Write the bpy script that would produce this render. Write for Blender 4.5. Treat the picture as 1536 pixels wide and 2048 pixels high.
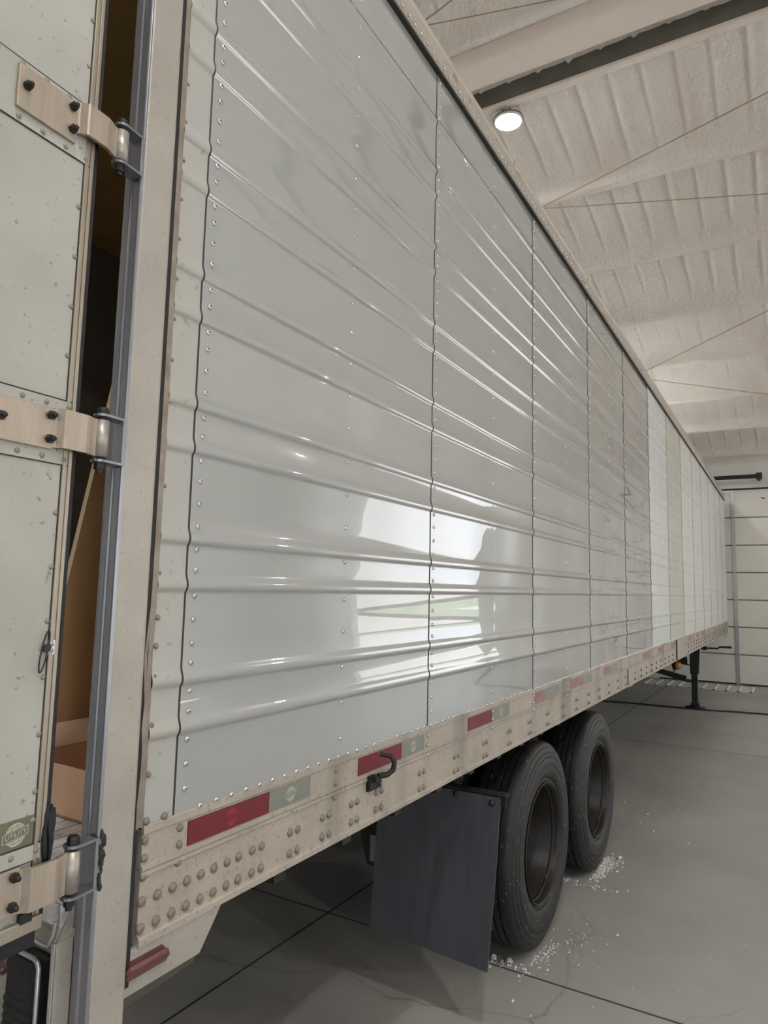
import bpy, bmesh, math, random
from mathutils import Vector, Matrix, noise
random.seed(7)
SC = bpy.context.scene
COL = SC.collection
for o in list(bpy.data.objects): bpy.data.objects.remove(o)

# ------------------------------------------------------------------ camera
# trailer coordinates: X runs forward along the trailer, Y away from the camera through its side,
# Z up from the lens.  The trailer stands 0.54 deg nose up on the level floor.
F, YAW, PIT, ROLL = 1368.423, 0.5329, 0.1099, 0.0226
H = 1.800                       # lens above the floor
A = math.radians(0.54)
T2W = Matrix.Translation((0, 0, H)) @ Matrix.Rotation(-A, 4, 'Y')
fw = Vector((math.cos(YAW)*math.cos(PIT), math.sin(YAW)*math.cos(PIT), math.sin(PIT)))
r0 = Vector((math.sin(YAW), -math.cos(YAW), 0)); u0 = r0.cross(fw)
rt = r0*math.cos(ROLL) + u0*math.sin(ROLL); up = -r0*math.sin(ROLL) + u0*math.cos(ROLL)
cd = bpy.data.cameras.new('camera'); cam = bpy.data.objects.new('camera', cd); COL.objects.link(cam)
cd.sensor_fit = 'VERTICAL'; cd.sensor_height = 36.0; cd.lens = F/2048*36.0
cd.clip_start = 0.02; cd.clip_end = 500
cm = Matrix(((rt.x, up.x, -fw.x, 0), (rt.y, up.y, -fw.y, 0), (rt.z, up.z, -fw.z, 0), (0, 0, 0, 1)))
cam.matrix_world = T2W @ cm
SC.camera = cam

# ------------------------------------------------------------------ view, sky, sun, daylight openings
SC.view_settings.view_transform = 'Standard'; SC.view_settings.look = 'None'
SC.view_settings.gamma = 1.0; SC.view_settings.use_curve_mapping = False
SC.view_settings.exposure = 0.82
SC.cycles.use_denoising = True
SC.cycles.max_bounces = 8; SC.cycles.diffuse_bounces = 6; SC.cycles.glossy_bounces = 4
SC.cycles.caustics_reflective = False; SC.cycles.caustics_refractive = False
SC.cycles.sample_clamp_indirect = 6.0

W = bpy.data.worlds.new('sky'); SC.world = W; W.use_nodes = True
nt = W.node_tree; nt.nodes.clear()
def N(nt, t, **k):
    n = nt.nodes.new(t)
    for a, b in k.items(): setattr(n, a, b)
    return n
out = N(nt, 'ShaderNodeOutputWorld'); bg = N(nt, 'ShaderNodeBackground')
tc = N(nt, 'ShaderNodeTexCoord'); sep = N(nt, 'ShaderNodeSeparateXYZ')
ramp = N(nt, 'ShaderNodeValToRGB')
ramp.color_ramp.elements[0].position = 0.0; ramp.color_ramp.elements[0].color = (0.88, 0.94, 1.0, 1)
ramp.color_ramp.elements[1].position = 0.6; ramp.color_ramp.elements[1].color = (0.35, 0.52, 0.85, 1)
cl = N(nt, 'ShaderNodeTexNoise'); cl.inputs['Scale'].default_value = 3.2; cl.inputs['Detail'].default_value = 6
cr = N(nt, 'ShaderNodeValToRGB'); cr.color_ramp.elements[0].position = 0.42; cr.color_ramp.elements[1].position = 0.66
mx = N(nt, 'ShaderNodeMixRGB'); mx.inputs[2].default_value = (1.0, 1.0, 1.0, 1)
L = nt.links.new
L(tc.outputs['Generated'], sep.inputs[0]); L(sep.outputs['Z'], ramp.inputs[0])
L(tc.outputs['Generated'], cl.inputs['Vector']); L(cl.outputs['Fac'], cr.inputs[0])
L(cr.outputs['Color'], mx.inputs[0]); L(ramp.outputs['Color'], mx.inputs[1])
L(mx.outputs[0], bg.inputs['Color']); bg.inputs['Strength'].default_value = 1.7
L(bg.outputs[0], out.inputs[0])

sd = bpy.data.lights.new('sun', 'SUN'); so = bpy.data.objects.new('sun', sd); COL.objects.link(so)
sd.energy = 36.0; sd.angle = 0.01; sd.color = (1.0, 0.98, 0.96)
so.rotation_euler = (math.radians(40), math.radians(6), 0)     # high, falling in through the added side wall openings

WALL_FAR, WALL_BACK, WALL_R, WALL_L = 17.38, -8.0, -12.0, 6.6     # inner faces of the room
DOOR_TOP = 2.53 + H
OPEN_FAR = (-9.05, -4.55)         # raised overhead door in the far wall
OPEN_BACK = ((-9.6, -5.1),)
OPEN_RIGHT = ((-6.5, -2.0), (7.0, 11.5))          # unseen side wall openings added for daylight, by their x range
def portal(x, y0, y1, rz):
    d = bpy.data.lights.new('daylight_portal', 'AREA'); d.shape = 'RECTANGLE'; d.size = y1-y0; d.size_y = DOOR_TOP
    o = bpy.data.objects.new('daylight_portal', d); COL.objects.link(o)
    o.location = (x, (y0+y1)/2, DOOR_TOP/2); o.rotation_euler = (math.radians(90), 0, rz)
    d.cycles.is_portal = True
portal(WALL_FAR+0.25, *OPEN_FAR, math.radians(90))
for a, b in OPEN_BACK: portal(WALL_BACK-0.25, a, b, math.radians(-90))
for a, b in OPEN_RIGHT:
    d = bpy.data.lights.new('daylight_portal', 'AREA'); d.shape = 'RECTANGLE'; d.size = b-a; d.size_y = DOOR_TOP
    o = bpy.data.objects.new('daylight_portal', d); COL.objects.link(o)
    o.location = ((a+b)/2, WALL_R-0.25, DOOR_TOP/2); o.rotation_euler = (math.radians(90), 0, 0)
    d.cycles.is_portal = True

# ------------------------------------------------------------------ materials
MATS = {}
def mat(name, col, rough=0.5, metal=0.0, var=0.0, vscale=8.0, vcol=None, bump=0.0, bscale=60.0, coat=0.0, stretch=None,
        spots=0.0, spotcol=(0.05, 0.045, 0.04), spotscale=60.0, ior=1.5, rvar=0.0, wave=0.0, wscale=3.0, bdist=0.01, streak=None):
    m = bpy.data.materials.new(name); m.use_nodes = True
    t = m.node_tree; b = t.nodes['Principled BSDF']; l = t.links.new
    b.inputs['Roughness'].default_value = rough; b.inputs['Metallic'].default_value = metal
    b.inputs['IOR'].default_value = ior; b.inputs['Coat Weight'].default_value = coat
    b.inputs['Coat Roughness'].default_value = 0.012; b.inputs['Coat IOR'].default_value = 1.75 if coat > 0.8 else 1.5
    co = N(t, 'ShaderNodeTexCoord'); vec = co.outputs['Object']
    if stretch:
        mp = N(t, 'ShaderNodeMapping'); mp.inputs['Scale'].default_value = stretch
        l(vec, mp.inputs['Vector']); vec = mp.outputs[0]
    cur = None
    c = (*col, 1)
    if var > 0 or vcol:
        n = N(t, 'ShaderNodeTexNoise'); n.inputs['Scale'].default_value = vscale; n.inputs['Detail'].default_value = 7
        n.inputs['Roughness'].default_value = 0.62
        l(vec, n.inputs['Vector'])
        r = N(t, 'ShaderNodeValToRGB'); r.color_ramp.elements[0].position = 0.35; r.color_ramp.elements[1].position = 0.68
        v2 = vcol or tuple(x*(1-var) for x in col)
        r.color_ramp.elements[0].color = c; r.color_ramp.elements[1].color = (*v2, 1)
        l(n.outputs['Fac'], r.inputs[0]); cur = r.outputs[0]
        if rvar:
            mr = N(t, 'ShaderNodeMapRange'); mr.inputs['To Min'].default_value = max(0.02, rough-rvar); mr.inputs['To Max'].default_value = rough+rvar
            l(n.outputs['Fac'], mr.inputs['Value']); l(mr.outputs[0], b.inputs['Roughness'])
    if streak:
        # streaks: long marks along one axis, (scale vector, colour, amount)
        mp = N(t, 'ShaderNodeMapping'); mp.inputs['Scale'].default_value = streak[0]; l(co.outputs['Object'], mp.inputs['Vector'])
        n = N(t, 'ShaderNodeTexNoise'); n.inputs['Scale'].default_value = 1.0; n.inputs['Detail'].default_value = 5; l(mp.outputs[0], n.inputs['Vector'])
        r = N(t, 'ShaderNodeValToRGB'); r.color_ramp.elements[0].position = streak[3] if len(streak) > 3 else 0.5
        r.color_ramp.elements[1].position = min(1.0, r.color_ramp.elements[0].position+0.2)
        r.color_ramp.elements[0].color = (0, 0, 0, 1); r.color_ramp.elements[1].color = (streak[2],)*3+(1,)
        l(n.outputs['Fac'], r.inputs[0])
        x = N(t, 'ShaderNodeMixRGB'); x.inputs[2].default_value = (*streak[1], 1)
        if cur: l(cur, x.inputs[1])
        else: x.inputs[1].default_value = c
        l(r.outputs[0], x.inputs[0]); cur = x.outputs[0]
    if spots > 0:
        n = N(t, 'ShaderNodeTexNoise'); n.inputs['Scale'].default_value = spotscale; n.inputs['Detail'].default_value = 3; l(co.outputs['Object'], n.inputs['Vector'])
        r = N(t, 'ShaderNodeValToRGB'); r.color_ramp.elements[0].position = 0.66-0.1*spots; r.color_ramp.elements[1].position = 0.72
        r.color_ramp.elements[0].color = (0, 0, 0, 1); r.color_ramp.elements[1].color = (0.8, 0.8, 0.8, 1)
        l(n.outputs['Fac'], r.inputs[0])
        x = N(t, 'ShaderNodeMixRGB'); x.inputs[2].default_value = (*spotcol, 1)
        if cur: l(cur, x.inputs[1])
        else: x.inputs[1].default_value = c
        l(r.outputs[0], x.inputs[0]); cur = x.outputs[0]
    if cur: l(cur, b.inputs['Base Color'])
    else: b.inputs['Base Color'].default_value = c
    nrm = None
    if wave > 0:                      # slow dents (oil canning) in thin sheet
        n = N(t, 'ShaderNodeTexNoise'); n.inputs['Scale'].default_value = wscale; n.inputs['Detail'].default_value = 1.2; n.inputs['Roughness'].default_value = 0.35
        l(co.outputs['Object'], n.inputs['Vector'])
        bp = N(t, 'ShaderNodeBump'); bp.inputs['Strength'].default_value = 1.0; bp.inputs['Distance'].default_value = wave
        l(n.outputs['Fac'], bp.inputs['Height']); nrm = bp.outputs[0]
    if bump > 0:
        n = N(t, 'ShaderNodeTexNoise'); n.inputs['Scale'].default_value = bscale; n.inputs['Detail'].default_value = 5; l(vec, n.inputs['Vector'])
        bp = N(t, 'ShaderNodeBump'); bp.inputs['Strength'].default_value = bump; bp.inputs['Distance'].default_value = bdist
        l(n.outputs['Fac'], bp.inputs['Height'])
        if nrm: l(nrm, bp.inputs['Normal'])
        nrm = bp.outputs[0]
    if nrm: l(nrm, b.inputs['Normal'])
    MATS[name] = m
    return m
def emis(name, col, s):
    m = bpy.data.materials.new(name); m.use_nodes = True; t = m.node_tree; t.nodes.clear()
    o = N(t, 'ShaderNodeOutputMaterial'); e = N(t, 'ShaderNodeEmission')
    e.inputs[0].default_value = (*col, 1); e.inputs[1].default_value = s
    t.links.new(e.outputs[0], o.inputs[0]); MATS[name] = m; return m

m_new = mat('new_panel_paint', (0.385, 0.396, 0.390), 0.16, 0, var=0.03, vscale=1.5, coat=1.0, wave=0.022, wscale=1.7)
m_new2 = mat('newer_panel_paint', (0.385, 0.392, 0.378), 0.18, 0, var=0.04, vscale=2, coat=0.9, wave=0.03, wscale=2.0)
m_old = mat('old_panel_paint', (0.78, 0.79, 0.77), 0.38, 0, var=0.10, vscale=3, coat=0.25, wave=0.02, wscale=2.5, streak=((9, 9, 0.9), (0.66, 0.66, 0.63), 0.5, 0.5))
m_blue = mat('cool_white_panel_paint', (0.74, 0.785, 0.785), 0.34, 0, var=0.08, vscale=3, coat=0.3, wave=0.02, wscale=2.5, streak=((9, 9, 0.9), (0.64, 0.66, 0.65), 0.5, 0.5))
m_yel = mat('yellowed_panel_paint', (0.60, 0.60, 0.53), 0.38, 0, var=0.08, vscale=3, coat=0.25, wave=0.02, wscale=2.5, streak=((9, 9, 0.9), (0.47, 0.465, 0.38), 0.5, 0.5))
m_strip = mat('aged_panel_strip_paint', (0.435, 0.438, 0.418), 0.42, 0, var=0.08, vscale=5, vcol=(0.45, 0.44, 0.40), coat=0.15, spots=0.35, spotcol=(0.30, 0.28, 0.24), spotscale=40)
m_dark = mat('dark_sealant', (0.035, 0.033, 0.03), 0.6, var=0.4, vscale=30)
m_rail = mat('weathered_aluminium_rail', (0.47, 0.42, 0.355), 0.55, 0.15, var=0.2, vscale=6, vcol=(0.38, 0.345, 0.295), spots=0.8, spotcol=(0.25, 0.205, 0.16), spotscale=75, bump=0.15, bscale=90,
             streak=((2.6, 2.6, 0.5), (0.13, 0.125, 0.115), 0.8, 0.53))
m_railtop = mat('aluminium_top_rail', (0.50, 0.46, 0.41), 0.40, 0.35, var=0.15, vscale=6, vcol=(0.55, 0.50, 0.44), spots=0.5, spotcol=(0.36, 0.22, 0.09), spotscale=18)
m_bolt = mat('weathered_rail_bolt', (0.30, 0.255, 0.205), 0.5, 0.3, var=0.3, vscale=80)
m_rivet = mat('bright_rivet', (0.72, 0.72, 0.72), 0.22, 0.9)
m_hole = mat('rivet_core', (0.02, 0.02, 0.02), 0.5)
m_post = mat('stained_aluminium_post', (0.45, 0.425, 0.38), 0.42, 0.2, var=0.15, vscale=5, vcol=(0.38, 0.355, 0.31), spots=0.55, spotcol=(0.31, 0.28, 0.23), spotscale=110, bump=0.08, bscale=120)
m_edge = mat('burnished_steel_edge', (0.36, 0.37, 0.41), 0.30, 0.75, var=0.25, vscale=3, vcol=(0.28, 0.29, 0.33), stretch=(6, 6, 0.7), rvar=0.08)
m_trim = mat('rusty_corner_trim', (0.34, 0.31, 0.27), 0.5, 0.4, var=0.35, vscale=12, vcol=(0.22, 0.17, 0.13))
m_door = mat('chalky_door_skin', (0.475, 0.472, 0.435), 0.55, 0, var=0.08, vscale=4, vcol=(0.405, 0.395, 0.355), spots=0.06, spotcol=(0.22, 0.2, 0.17), spotscale=70)
m_doortrim = mat('door_edge_trim', (0.42, 0.38, 0.31), 0.38, 0.45, var=0.25, vscale=9, vcol=(0.33, 0.27, 0.21), stretch=(1, 1, 0.2))
m_strap = mat('brushed_hinge_steel', (0.50, 0.43, 0.355), 0.42, 0.5, var=0.25, vscale=14, vcol=(0.42, 0.355, 0.285), stretch=(3, 3, 0.4), bump=0.06, bscale=90)
m_pin = mat('polished_hinge_steel', (0.50, 0.47, 0.43), 0.42, 0.6, var=0.2, vscale=20)
m_black = mat('black_rubber', (0.016, 0.016, 0.018), 0.65, var=0.3, vscale=30, bump=0.2, bscale=80)
m_bolt_dk = mat('dark_bolt_steel', (0.05, 0.048, 0.045), 0.45, 0.5, var=0.4, vscale=90)
m_oli = mat('olive_reflective_tape', (0.17, 0.165, 0.105), 0.4, 0, var=0.15, vscale=20)
m_silv = mat('grey_reflective_tape', (0.235, 0.245, 0.215), 0.4, 0, var=0.15, vscale=18)
m_red = mat('red_reflective_tape', (0.175, 0.012, 0.022), 0.5, 0, var=0.2, vscale=10)
m_redf = mat('faded_red_reflective_tape', (0.27, 0.085, 0.10), 0.5, 0, var=0.35, vscale=22, vcol=(0.36, 0.24, 0.22))
m_mark = mat('pale_emblem_print', (0.50, 0.51, 0.43), 0.5)
m_markr = mat('red_emblem_print', (0.36, 0.03, 0.045), 0.5)
m_lens = mat('red_lamp_lens', (0.10, 0.003, 0.012), 0.12, 0, coat=1.0, ior=1.5, var=0.2, vscale=20)
m_amber = mat('amber_lamp_lens', (0.55, 0.22, 0.03), 0.3, coat=0.5)
m_frame = mat('black_frame_paint', (0.018, 0.018, 0.019), 0.5, 0.1, var=0.4, vscale=12)
m_rust = mat('rusty_wheel_steel', (0.022, 0.018, 0.015), 0.45, 0.2, var=0.5, vscale=9, vcol=(0.012, 0.009, 0.007), bump=0.15, bscale=40)
m_tire = mat('tire_rubber', (0.008, 0.008, 0.0085), 0.55, 0, var=0.45, vscale=9, vcol=(0.015, 0.0145, 0.014), bump=0.06, bscale=70, spots=0.12, spotcol=(0.25, 0.24, 0.22), spotscale=55)
m_flap = mat('black_mud_flap_rubber', (0.075, 0.080, 0.098), 0.5, 0, var=0.22, vscale=4, vcol=(0.055, 0.058, 0.072), stretch=(5, 5, 0.6), bump=0.05, bscale=40)
m_galv = mat('galvanised_steel', (0.52, 0.53, 0.54), 0.32, 0.7, var=0.3, vscale=16, vcol=(0.40, 0.41, 0.43))
m_alu = mat('scuffed_floor_aluminium', (0.85, 0.85, 0.87), 0.5, 0.25, var=0.45, vscale=22, vcol=(0.45, 0.45, 0.47), bump=0.4, bscale=45)
m_liner = mat('dark_liner_board', (0.16, 0.135, 0.11), 0.6, var=0.2, vscale=4)
m_lroof = mat('dark_liner_roof', (0.30, 0.18, 0.06), 0.6, var=0.2, vscale=4)
m_ply = mat('plywood_face', (0.78, 0.47, 0.24), 0.55, 0, var=0.3, vscale=2.2, vcol=(0.64, 0.35, 0.155), stretch=(6, 6, 0.9))
m_plyedge = mat('plywood_edge', (0.66, 0.52, 0.33), 0.65, var=0.3, vscale=60, vcol=(0.48, 0.34, 0.19), stretch=(1, 8, 0.3))
m_card = mat('cardboard', (0.72, 0.47, 0.31), 0.75, var=0.1, vscale=12)
m_label = mat('grey_sticker', (0.33, 0.31, 0.32), 0.5, var=0.3, vscale=30)
m_foam = mat('sprayed_foam_lining', (0.68, 0.62, 0.575), 0.62, 0, var=0.10, vscale=1.2, vcol=(0.68, 0.655, 0.625), bump=0.8, bscale=20, bdist=0.03, streak=((0.5, 2.5, 2.5), (0.60, 0.52, 0.465), 0.5, 0.48))
m_beamf = mat('foam_coated_beam', (0.68, 0.61, 0.55), 0.6, 0, var=0.1, vscale=1.5, vcol=(0.64, 0.565, 0.505), bump=0.3, bscale=14, bdist=0.02)
m_wall = mat('white_wall_liner', (0.76, 0.75, 0.71), 0.5, var=0.05, vscale=2)
m_gdoor = mat('overhead_door_paint', (0.82, 0.80, 0.74), 0.45, var=0.05, vscale=2)
m_gline = mat('door_joint_strip', (0.24, 0.24, 0.23), 0.5)  # grey strip closing the joints between the door sections
m_rod = mat('brace_rod_steel', (0.30, 0.25, 0.17), 0.5, 0.2, var=0.4, vscale=3, vcol=(0.45, 0.36, 0.15))
m_hose = mat('dark_hose_rubber', (0.012, 0.016, 0.028), 0.45)
m_sheet = mat('white_roofing_sheet', (0.82, 0.81, 0.76), 0.75, 0, var=0.05, vscale=3)
m_chip = mat('pale_concrete_crumb', (0.80, 0.80, 0.75), 0.8, var=0.3, vscale=40)
m_lampm = mat('white_lamp_housing', (0.62, 0.61, 0.58), 0.4)
m_glow = emis('lit_lamp_lens', (1.0, 1.0, 0.99), 260.0)
m_gravel = mat('outdoor_gravel', (0.13, 0.125, 0.117), 0.9, var=0.2, vscale=0.8)
m_grass = mat('outdoor_grass', (0.045, 0.065, 0.022), 0.9, var=0.4, vscale=0.5)

# polished concrete floor
def floor_mat():
    m = bpy.data.materials.new('worn_concrete_floor'); m.use_nodes = True
    t = m.node_tree; b = t.nodes['Principled BSDF']; l = t.links.new
    co = N(t, 'ShaderNodeTexCoord')
    def noi(s, d, r=0.6, sc=None):
        v = co.outputs['Object']
        if sc:
            mp = N(t, 'ShaderNodeMapping'); mp.inputs['Scale'].default_value = sc; l(v, mp.inputs['Vector']); v = mp.outputs[0]
        n = N(t, 'ShaderNodeTexNoise'); n.inputs['Scale'].default_value = s; n.inputs['Detail'].default_value = d; n.inputs['Roughness'].default_value = r
        l(v, n.inputs['Vector']); return n.outputs['Fac']
    def rmp(f, a, ca, bb, cb):
        r = N(t, 'ShaderNodeValToRGB'); r.color_ramp.elements[0].position = a; r.color_ramp.elements[1].position = bb
        r.color_ramp.elements[0].color = (*ca, 1); r.color_ramp.elements[1].color = (*cb, 1); l(f, r.inputs[0]); return r.outputs[0]
    def mixc(f, a, bb, mode='MIX'):
        x = N(t, 'ShaderNodeMixRGB', blend_type=mode)
        for i, v in ((0, f), (1, a), (2, bb)):
            if isinstance(v, (int, float)): x.inputs[i].default_value = v
            elif isinstance(v, tuple): x.inputs[i].default_value = (*v, 1)
            else: l(v, x.inputs[i])
        return x.outputs[0]
    base = rmp(noi(0.9, 8, 0.6), 0.3, (0.35, 0.347, 0.333), 0.7, (0.47, 0.456, 0.42))
    dark = rmp(noi(0.45, 5, 0.6, (0.6, 1.6, 1)), 0.55, (0, 0, 0), 0.7, (0.55, 0.55, 0.55))
    c1 = mixc(dark, base, (0.25, 0.256, 0.256))
    tan = rmp(noi(1.7, 6, 0.65), 0.58, (0, 0, 0), 0.78, (0.4, 0.4, 0.4))
    c2 = mixc(tan, c1, (0.48, 0.43, 0.35))
    dust = rmp(noi(260, 2, 0.5), 0.70, (0, 0, 0), 0.76, (0.55, 0.55, 0.55))
    dzone = rmp(noi(0.7, 4), 0.40, (0, 0, 0), 0.6, (1, 1, 1))
    dm = mixc(1.0, dust, dzone, 'MULTIPLY')
    c3 = mixc(dm, c2, (0.58, 0.58, 0.55))
    vr = N(t, 'ShaderNodeTexVoronoi', feature='DISTANCE_TO_EDGE'); vr.inputs['Scale'].default_value = 0.42
    nv = N(t, 'ShaderNodeTexNoise'); nv.inputs['Scale'].default_value = 2.0; nv.inputs['Detail'].default_value = 6
    l(co.outputs['Object'], nv.inputs['Vector'])
    va = N(t, 'ShaderNodeMixRGB', blend_type='ADD'); va.inputs[0].default_value = 0.35
    l(co.outputs['Object'], va.inputs[1]); l(nv.outputs['Color'], va.inputs[2]); l(va.outputs[0], vr.inputs['Vector'])
    cr = rmp(vr.outputs['Distance'], 0.0, (0.45, 0.45, 0.45), 0.0022, (0, 0, 0))
    c4 = mixc(mixc(1.0, cr, dzone, 'MULTIPLY'), c3, (0.09, 0.09, 0.09))
    l(c4, b.inputs['Base Color'])
    mr = N(t, 'ShaderNodeMapRange'); mr.inputs['To Min'].default_value = 0.26; mr.inputs['To Max'].default_value = 0.50
    l(noi(1.1, 6), mr.inputs['Value']); l(mr.outputs[0], b.inputs['Roughness'])
    bp = N(t, 'ShaderNodeBump'); bp.inputs['Strength'].default_value = 0.25; bp.inputs['Distance'].default_value = 0.01
    l(noi(35, 6), bp.inputs['Height']); l(bp.outputs[0], b.inputs['Normal'])
    return m
m_floor = floor_mat()

# ------------------------------------------------------------------ mesh helpers
class MB:
    """collects shapes; build() links them as ONE mesh object, origin at the middle of its bounds"""
    def __init__(s, xf=None): s.v = []; s.f = []; s.m = []; s.s = []; s.xf = xf
    def add(s, vs, fs, mi=0, sm=False):
        o = len(s.v); s.v += [Vector(v) for v in vs]
        for f in fs: s.f.append([o+i for i in f]); s.m.append(mi); s.s.append(sm)
    def box(s, a, b, mi=0, M=None):
        (x0, y0, z0), (x1, y1, z1) = a, b
        vs = [Vector(p) for p in ((x0,y0,z0),(x1,y0,z0),(x1,y1,z0),(x0,y1,z0),(x0,y0,z1),(x1,y0,z1),(x1,y1,z1),(x0,y1,z1))]
        if M: vs = [M @ v for v in vs]
        s.add(vs, [(0,3,2,1),(4,5,6,7),(0,1,5,4),(1,2,6,5),(2,3,7,6),(3,0,4,7)], mi)
    def prism(s, poly, ev, mi=0, sm=False, caps=True):
        n = len(poly); ev = Vector(ev); p = [Vector(q) for q in poly]
        s.add(p+[q+ev for q in p], [(i, (i+1) % n, n+(i+1) % n, n+i) for i in range(n)], mi, sm)
        if caps: s.add(p+[q+ev for q in p], [tuple(range(n))[::-1], tuple(range(n, 2*n))], mi)
    def lathe(s, prof, c, axis, n=24, mi=0, sm=True, closed=False):
        # prof: (radius, distance along axis)
        ax = Vector(axis).normalized(); t = Vector((0,0,1)) if abs(ax.z) < 0.9 else Vector((1,0,0))
        e1 = ax.cross(t).normalized(); e2 = ax.cross(e1); c = Vector(c); vs = []
        for r, d in prof:
            for k in range(n):
                a = 2*math.pi*k/n; vs.append(c+ax*d+(e1*math.cos(a)+e2*math.sin(a))*r)
        m = len(prof); fs = []
        for i in range(m if closed else m-1):
            j = (i+1) % m
            for k in range(n): fs.append((i*n+k, i*n+(k+1) % n, j*n+(k+1) % n, j*n+k))
        s.add(vs, fs, mi, sm)
    def dome(s, c, nrm, r, h, n=10, mi=0):
        c = Vector(c); ax = Vector(nrm).normalized(); t = Vector((0,0,1)) if abs(ax.z) < 0.9 else Vector((1,0,0))
        e1 = ax.cross(t).normalized(); e2 = ax.cross(e1); vs = []
        pr = [(1.0, -0.25), (1.0, 0.25), (0.80, 0.70), (0.42, 0.95)]
        for q, d in pr:
            for k in range(n):
                a = 2*math.pi*k/n; vs.append(c+ax*h*d+(e1*math.cos(a)+e2*math.sin(a))*r*q)
        fs = [(i*n+k, i*n+(k+1) % n, (i+1)*n+(k+1) % n, (i+1)*n+k) for i in range(3) for k in range(n)]
        s.add(vs+[c+ax*h], fs+[(3*n+k, 3*n+(k+1) % n, 4*n) for k in range(n)], mi, True)
    def pop(s, c, nrm, r, h):
        # pop rivet: domed washer head with a dark hollow core
        s.dome(c, nrm, r, h, 12, 0)
        s.lathe([(r*0.42, h*0.9), (r*0.40, h*1.06), (r*0.27, h*1.06)], c, nrm, 10, 0)
        cc = Vector(c)+Vector(nrm).normalized()*h*1.05
        s.lathe([(r*0.28, 0), (0.0001, 0)], cc, nrm, 10, 1)
    def tube(s, pts, r, n=8, mi=0, caps=True):
        pts = [Vector(p) for p in pts]; vs = []; up = None
        for i, p in enumerate(pts):
            d = (pts[min(i+1, len(pts)-1)]-pts[max(i-1, 0)]).normalized()
            if up is None: up = d.orthogonal().normalized()
            e1 = (up-d*up.dot(d)).normalized(); up = e1; e2 = d.cross(e1)
            rr = r[i] if isinstance(r, (list, tuple)) else r
            for k in range(n):
                a = 2*math.pi*k/n; vs.append(p+(e1*math.cos(a)+e2*math.sin(a))*rr)
        fs = [(i*n+k, i*n+(k+1) % n, (i+1)*n+(k+1) % n, (i+1)*n+k) for i in range(len(pts)-1) for k in range(n)]
        s.add(vs, fs, mi, True)
        if caps: s.add(vs[:n], [tuple(range(n))], mi); s.add(vs[-n:], [tuple(range(n))], mi)
    def rock(s, c, r, mi=0, seed=0, flat=0.7):
        bm = bmesh.new(); bmesh.ops.create_icosphere(bm, subdivisions=2, radius=1.0)
        vs = []
        for v in bm.verts:
            q = v.co; d = 0.72+0.55*noise.noise(q*1.3+Vector((seed*3.1, seed, 0)))
            vs.append(Vector(c)+Vector((q.x*r*d, q.y*r*d*0.8, q.z*r*flat*d)))
        s.add(vs, [[v.index for v in f.verts] for f in bm.faces], mi); bm.free()
    def build(s, name, mats, parent=None, bevel=0.0, fix=True, merge=False):
        me = bpy.data.meshes.new(name)
        vs = [s.xf @ v for v in s.v] if s.xf else s.v
        lo = Vector([min(v[i] for v in vs) for i in range(3)]); hi = Vector([max(v[i] for v in vs) for i in range(3)]); c = (lo+hi)/2
        me.from_pydata([v-c for v in vs], [], s.f)
        for m in (mats if isinstance(mats, (list, tuple)) else [mats]): me.materials.append(m)
        for p, i, k in zip(me.polygons, s.m, s.s): p.material_index = i; p.use_smooth = k
        if fix or merge:
            bm = bmesh.new(); bm.from_mesh(me)
            if merge: bmesh.ops.remove_doubles(bm, verts=bm.verts, dist=1e-5)
            if fix: bmesh.ops.recalc_face_normals(bm, faces=bm.faces)
            bm.to_mesh(me); bm.free()
        o = bpy.data.objects.new(name, me); COL.objects.link(o)
        o['ctr'] = c
        o.location = c
        if parent is not None:
            o.parent = parent; o.location = c-Vector(parent['ctr'])
        if bevel > 0:
            b = o.modifiers.new('edge', 'BEVEL'); b.width = bevel; b.segments = 2; b.limit_method = 'ANGLE'
        return o
def empty(name, ctr, parent=None):
    o = bpy.data.objects.new(name, None); COL.objects.link(o); o.empty_display_size = 0.1
    o['ctr'] = Vector(ctr); o.location = ctr
    if parent is not None: o.parent = parent; o.location = Vector(ctr)-Vector(parent['ctr'])
    return o
def tag(o, label, cat, group=None):
    o['label'] = label; o['category'] = cat
    if group: o['group'] = group
    return o
def struct(o): o['kind'] = 'structure'; return o
def to_world(o):                      # top-level object modelled in trailer coordinates
    o.matrix_world = T2W @ Matrix.Translation(o.location); return o

# ------------------------------------------------------------------ the building
NX, NY = WALL_FAR, WALL_L
def roof_z(x):                        # underside of the foam between the purlins, world height
    q = x if x > 3.1 else 6.2-x
    return 4.75+0.215+H-0.16404*(q-7.74)
b = MB(); b.box((WALL_BACK-0.3, WALL_R-0.3, -0.15), (WALL_FAR+0.3, WALL_L+0.3, 0))
fl = struct(b.build('floor', m_floor)); fl['label'] = 'worn grey concrete floor'
# saw-cut joints in the slab
jb = MB()
jb.box((3.40, WALL_R, 0.0002), (3.412, WALL_L, 0.0012)); jb.box((9.5, WALL_R, 0.0002), (9.512, WALL_L, 0.0012))
jb.box((WALL_BACK, 2.30, 0.0002), (WALL_FAR, 2.312, 0.0012)); jb.box((WALL_BACK, -3.7, 0.0002), (WALL_FAR, -3.688, 0.0012))
struct(jb.build('floor_joint', mat('joint_filler', (0.07, 0.07, 0.07), 0.7)))

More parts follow.
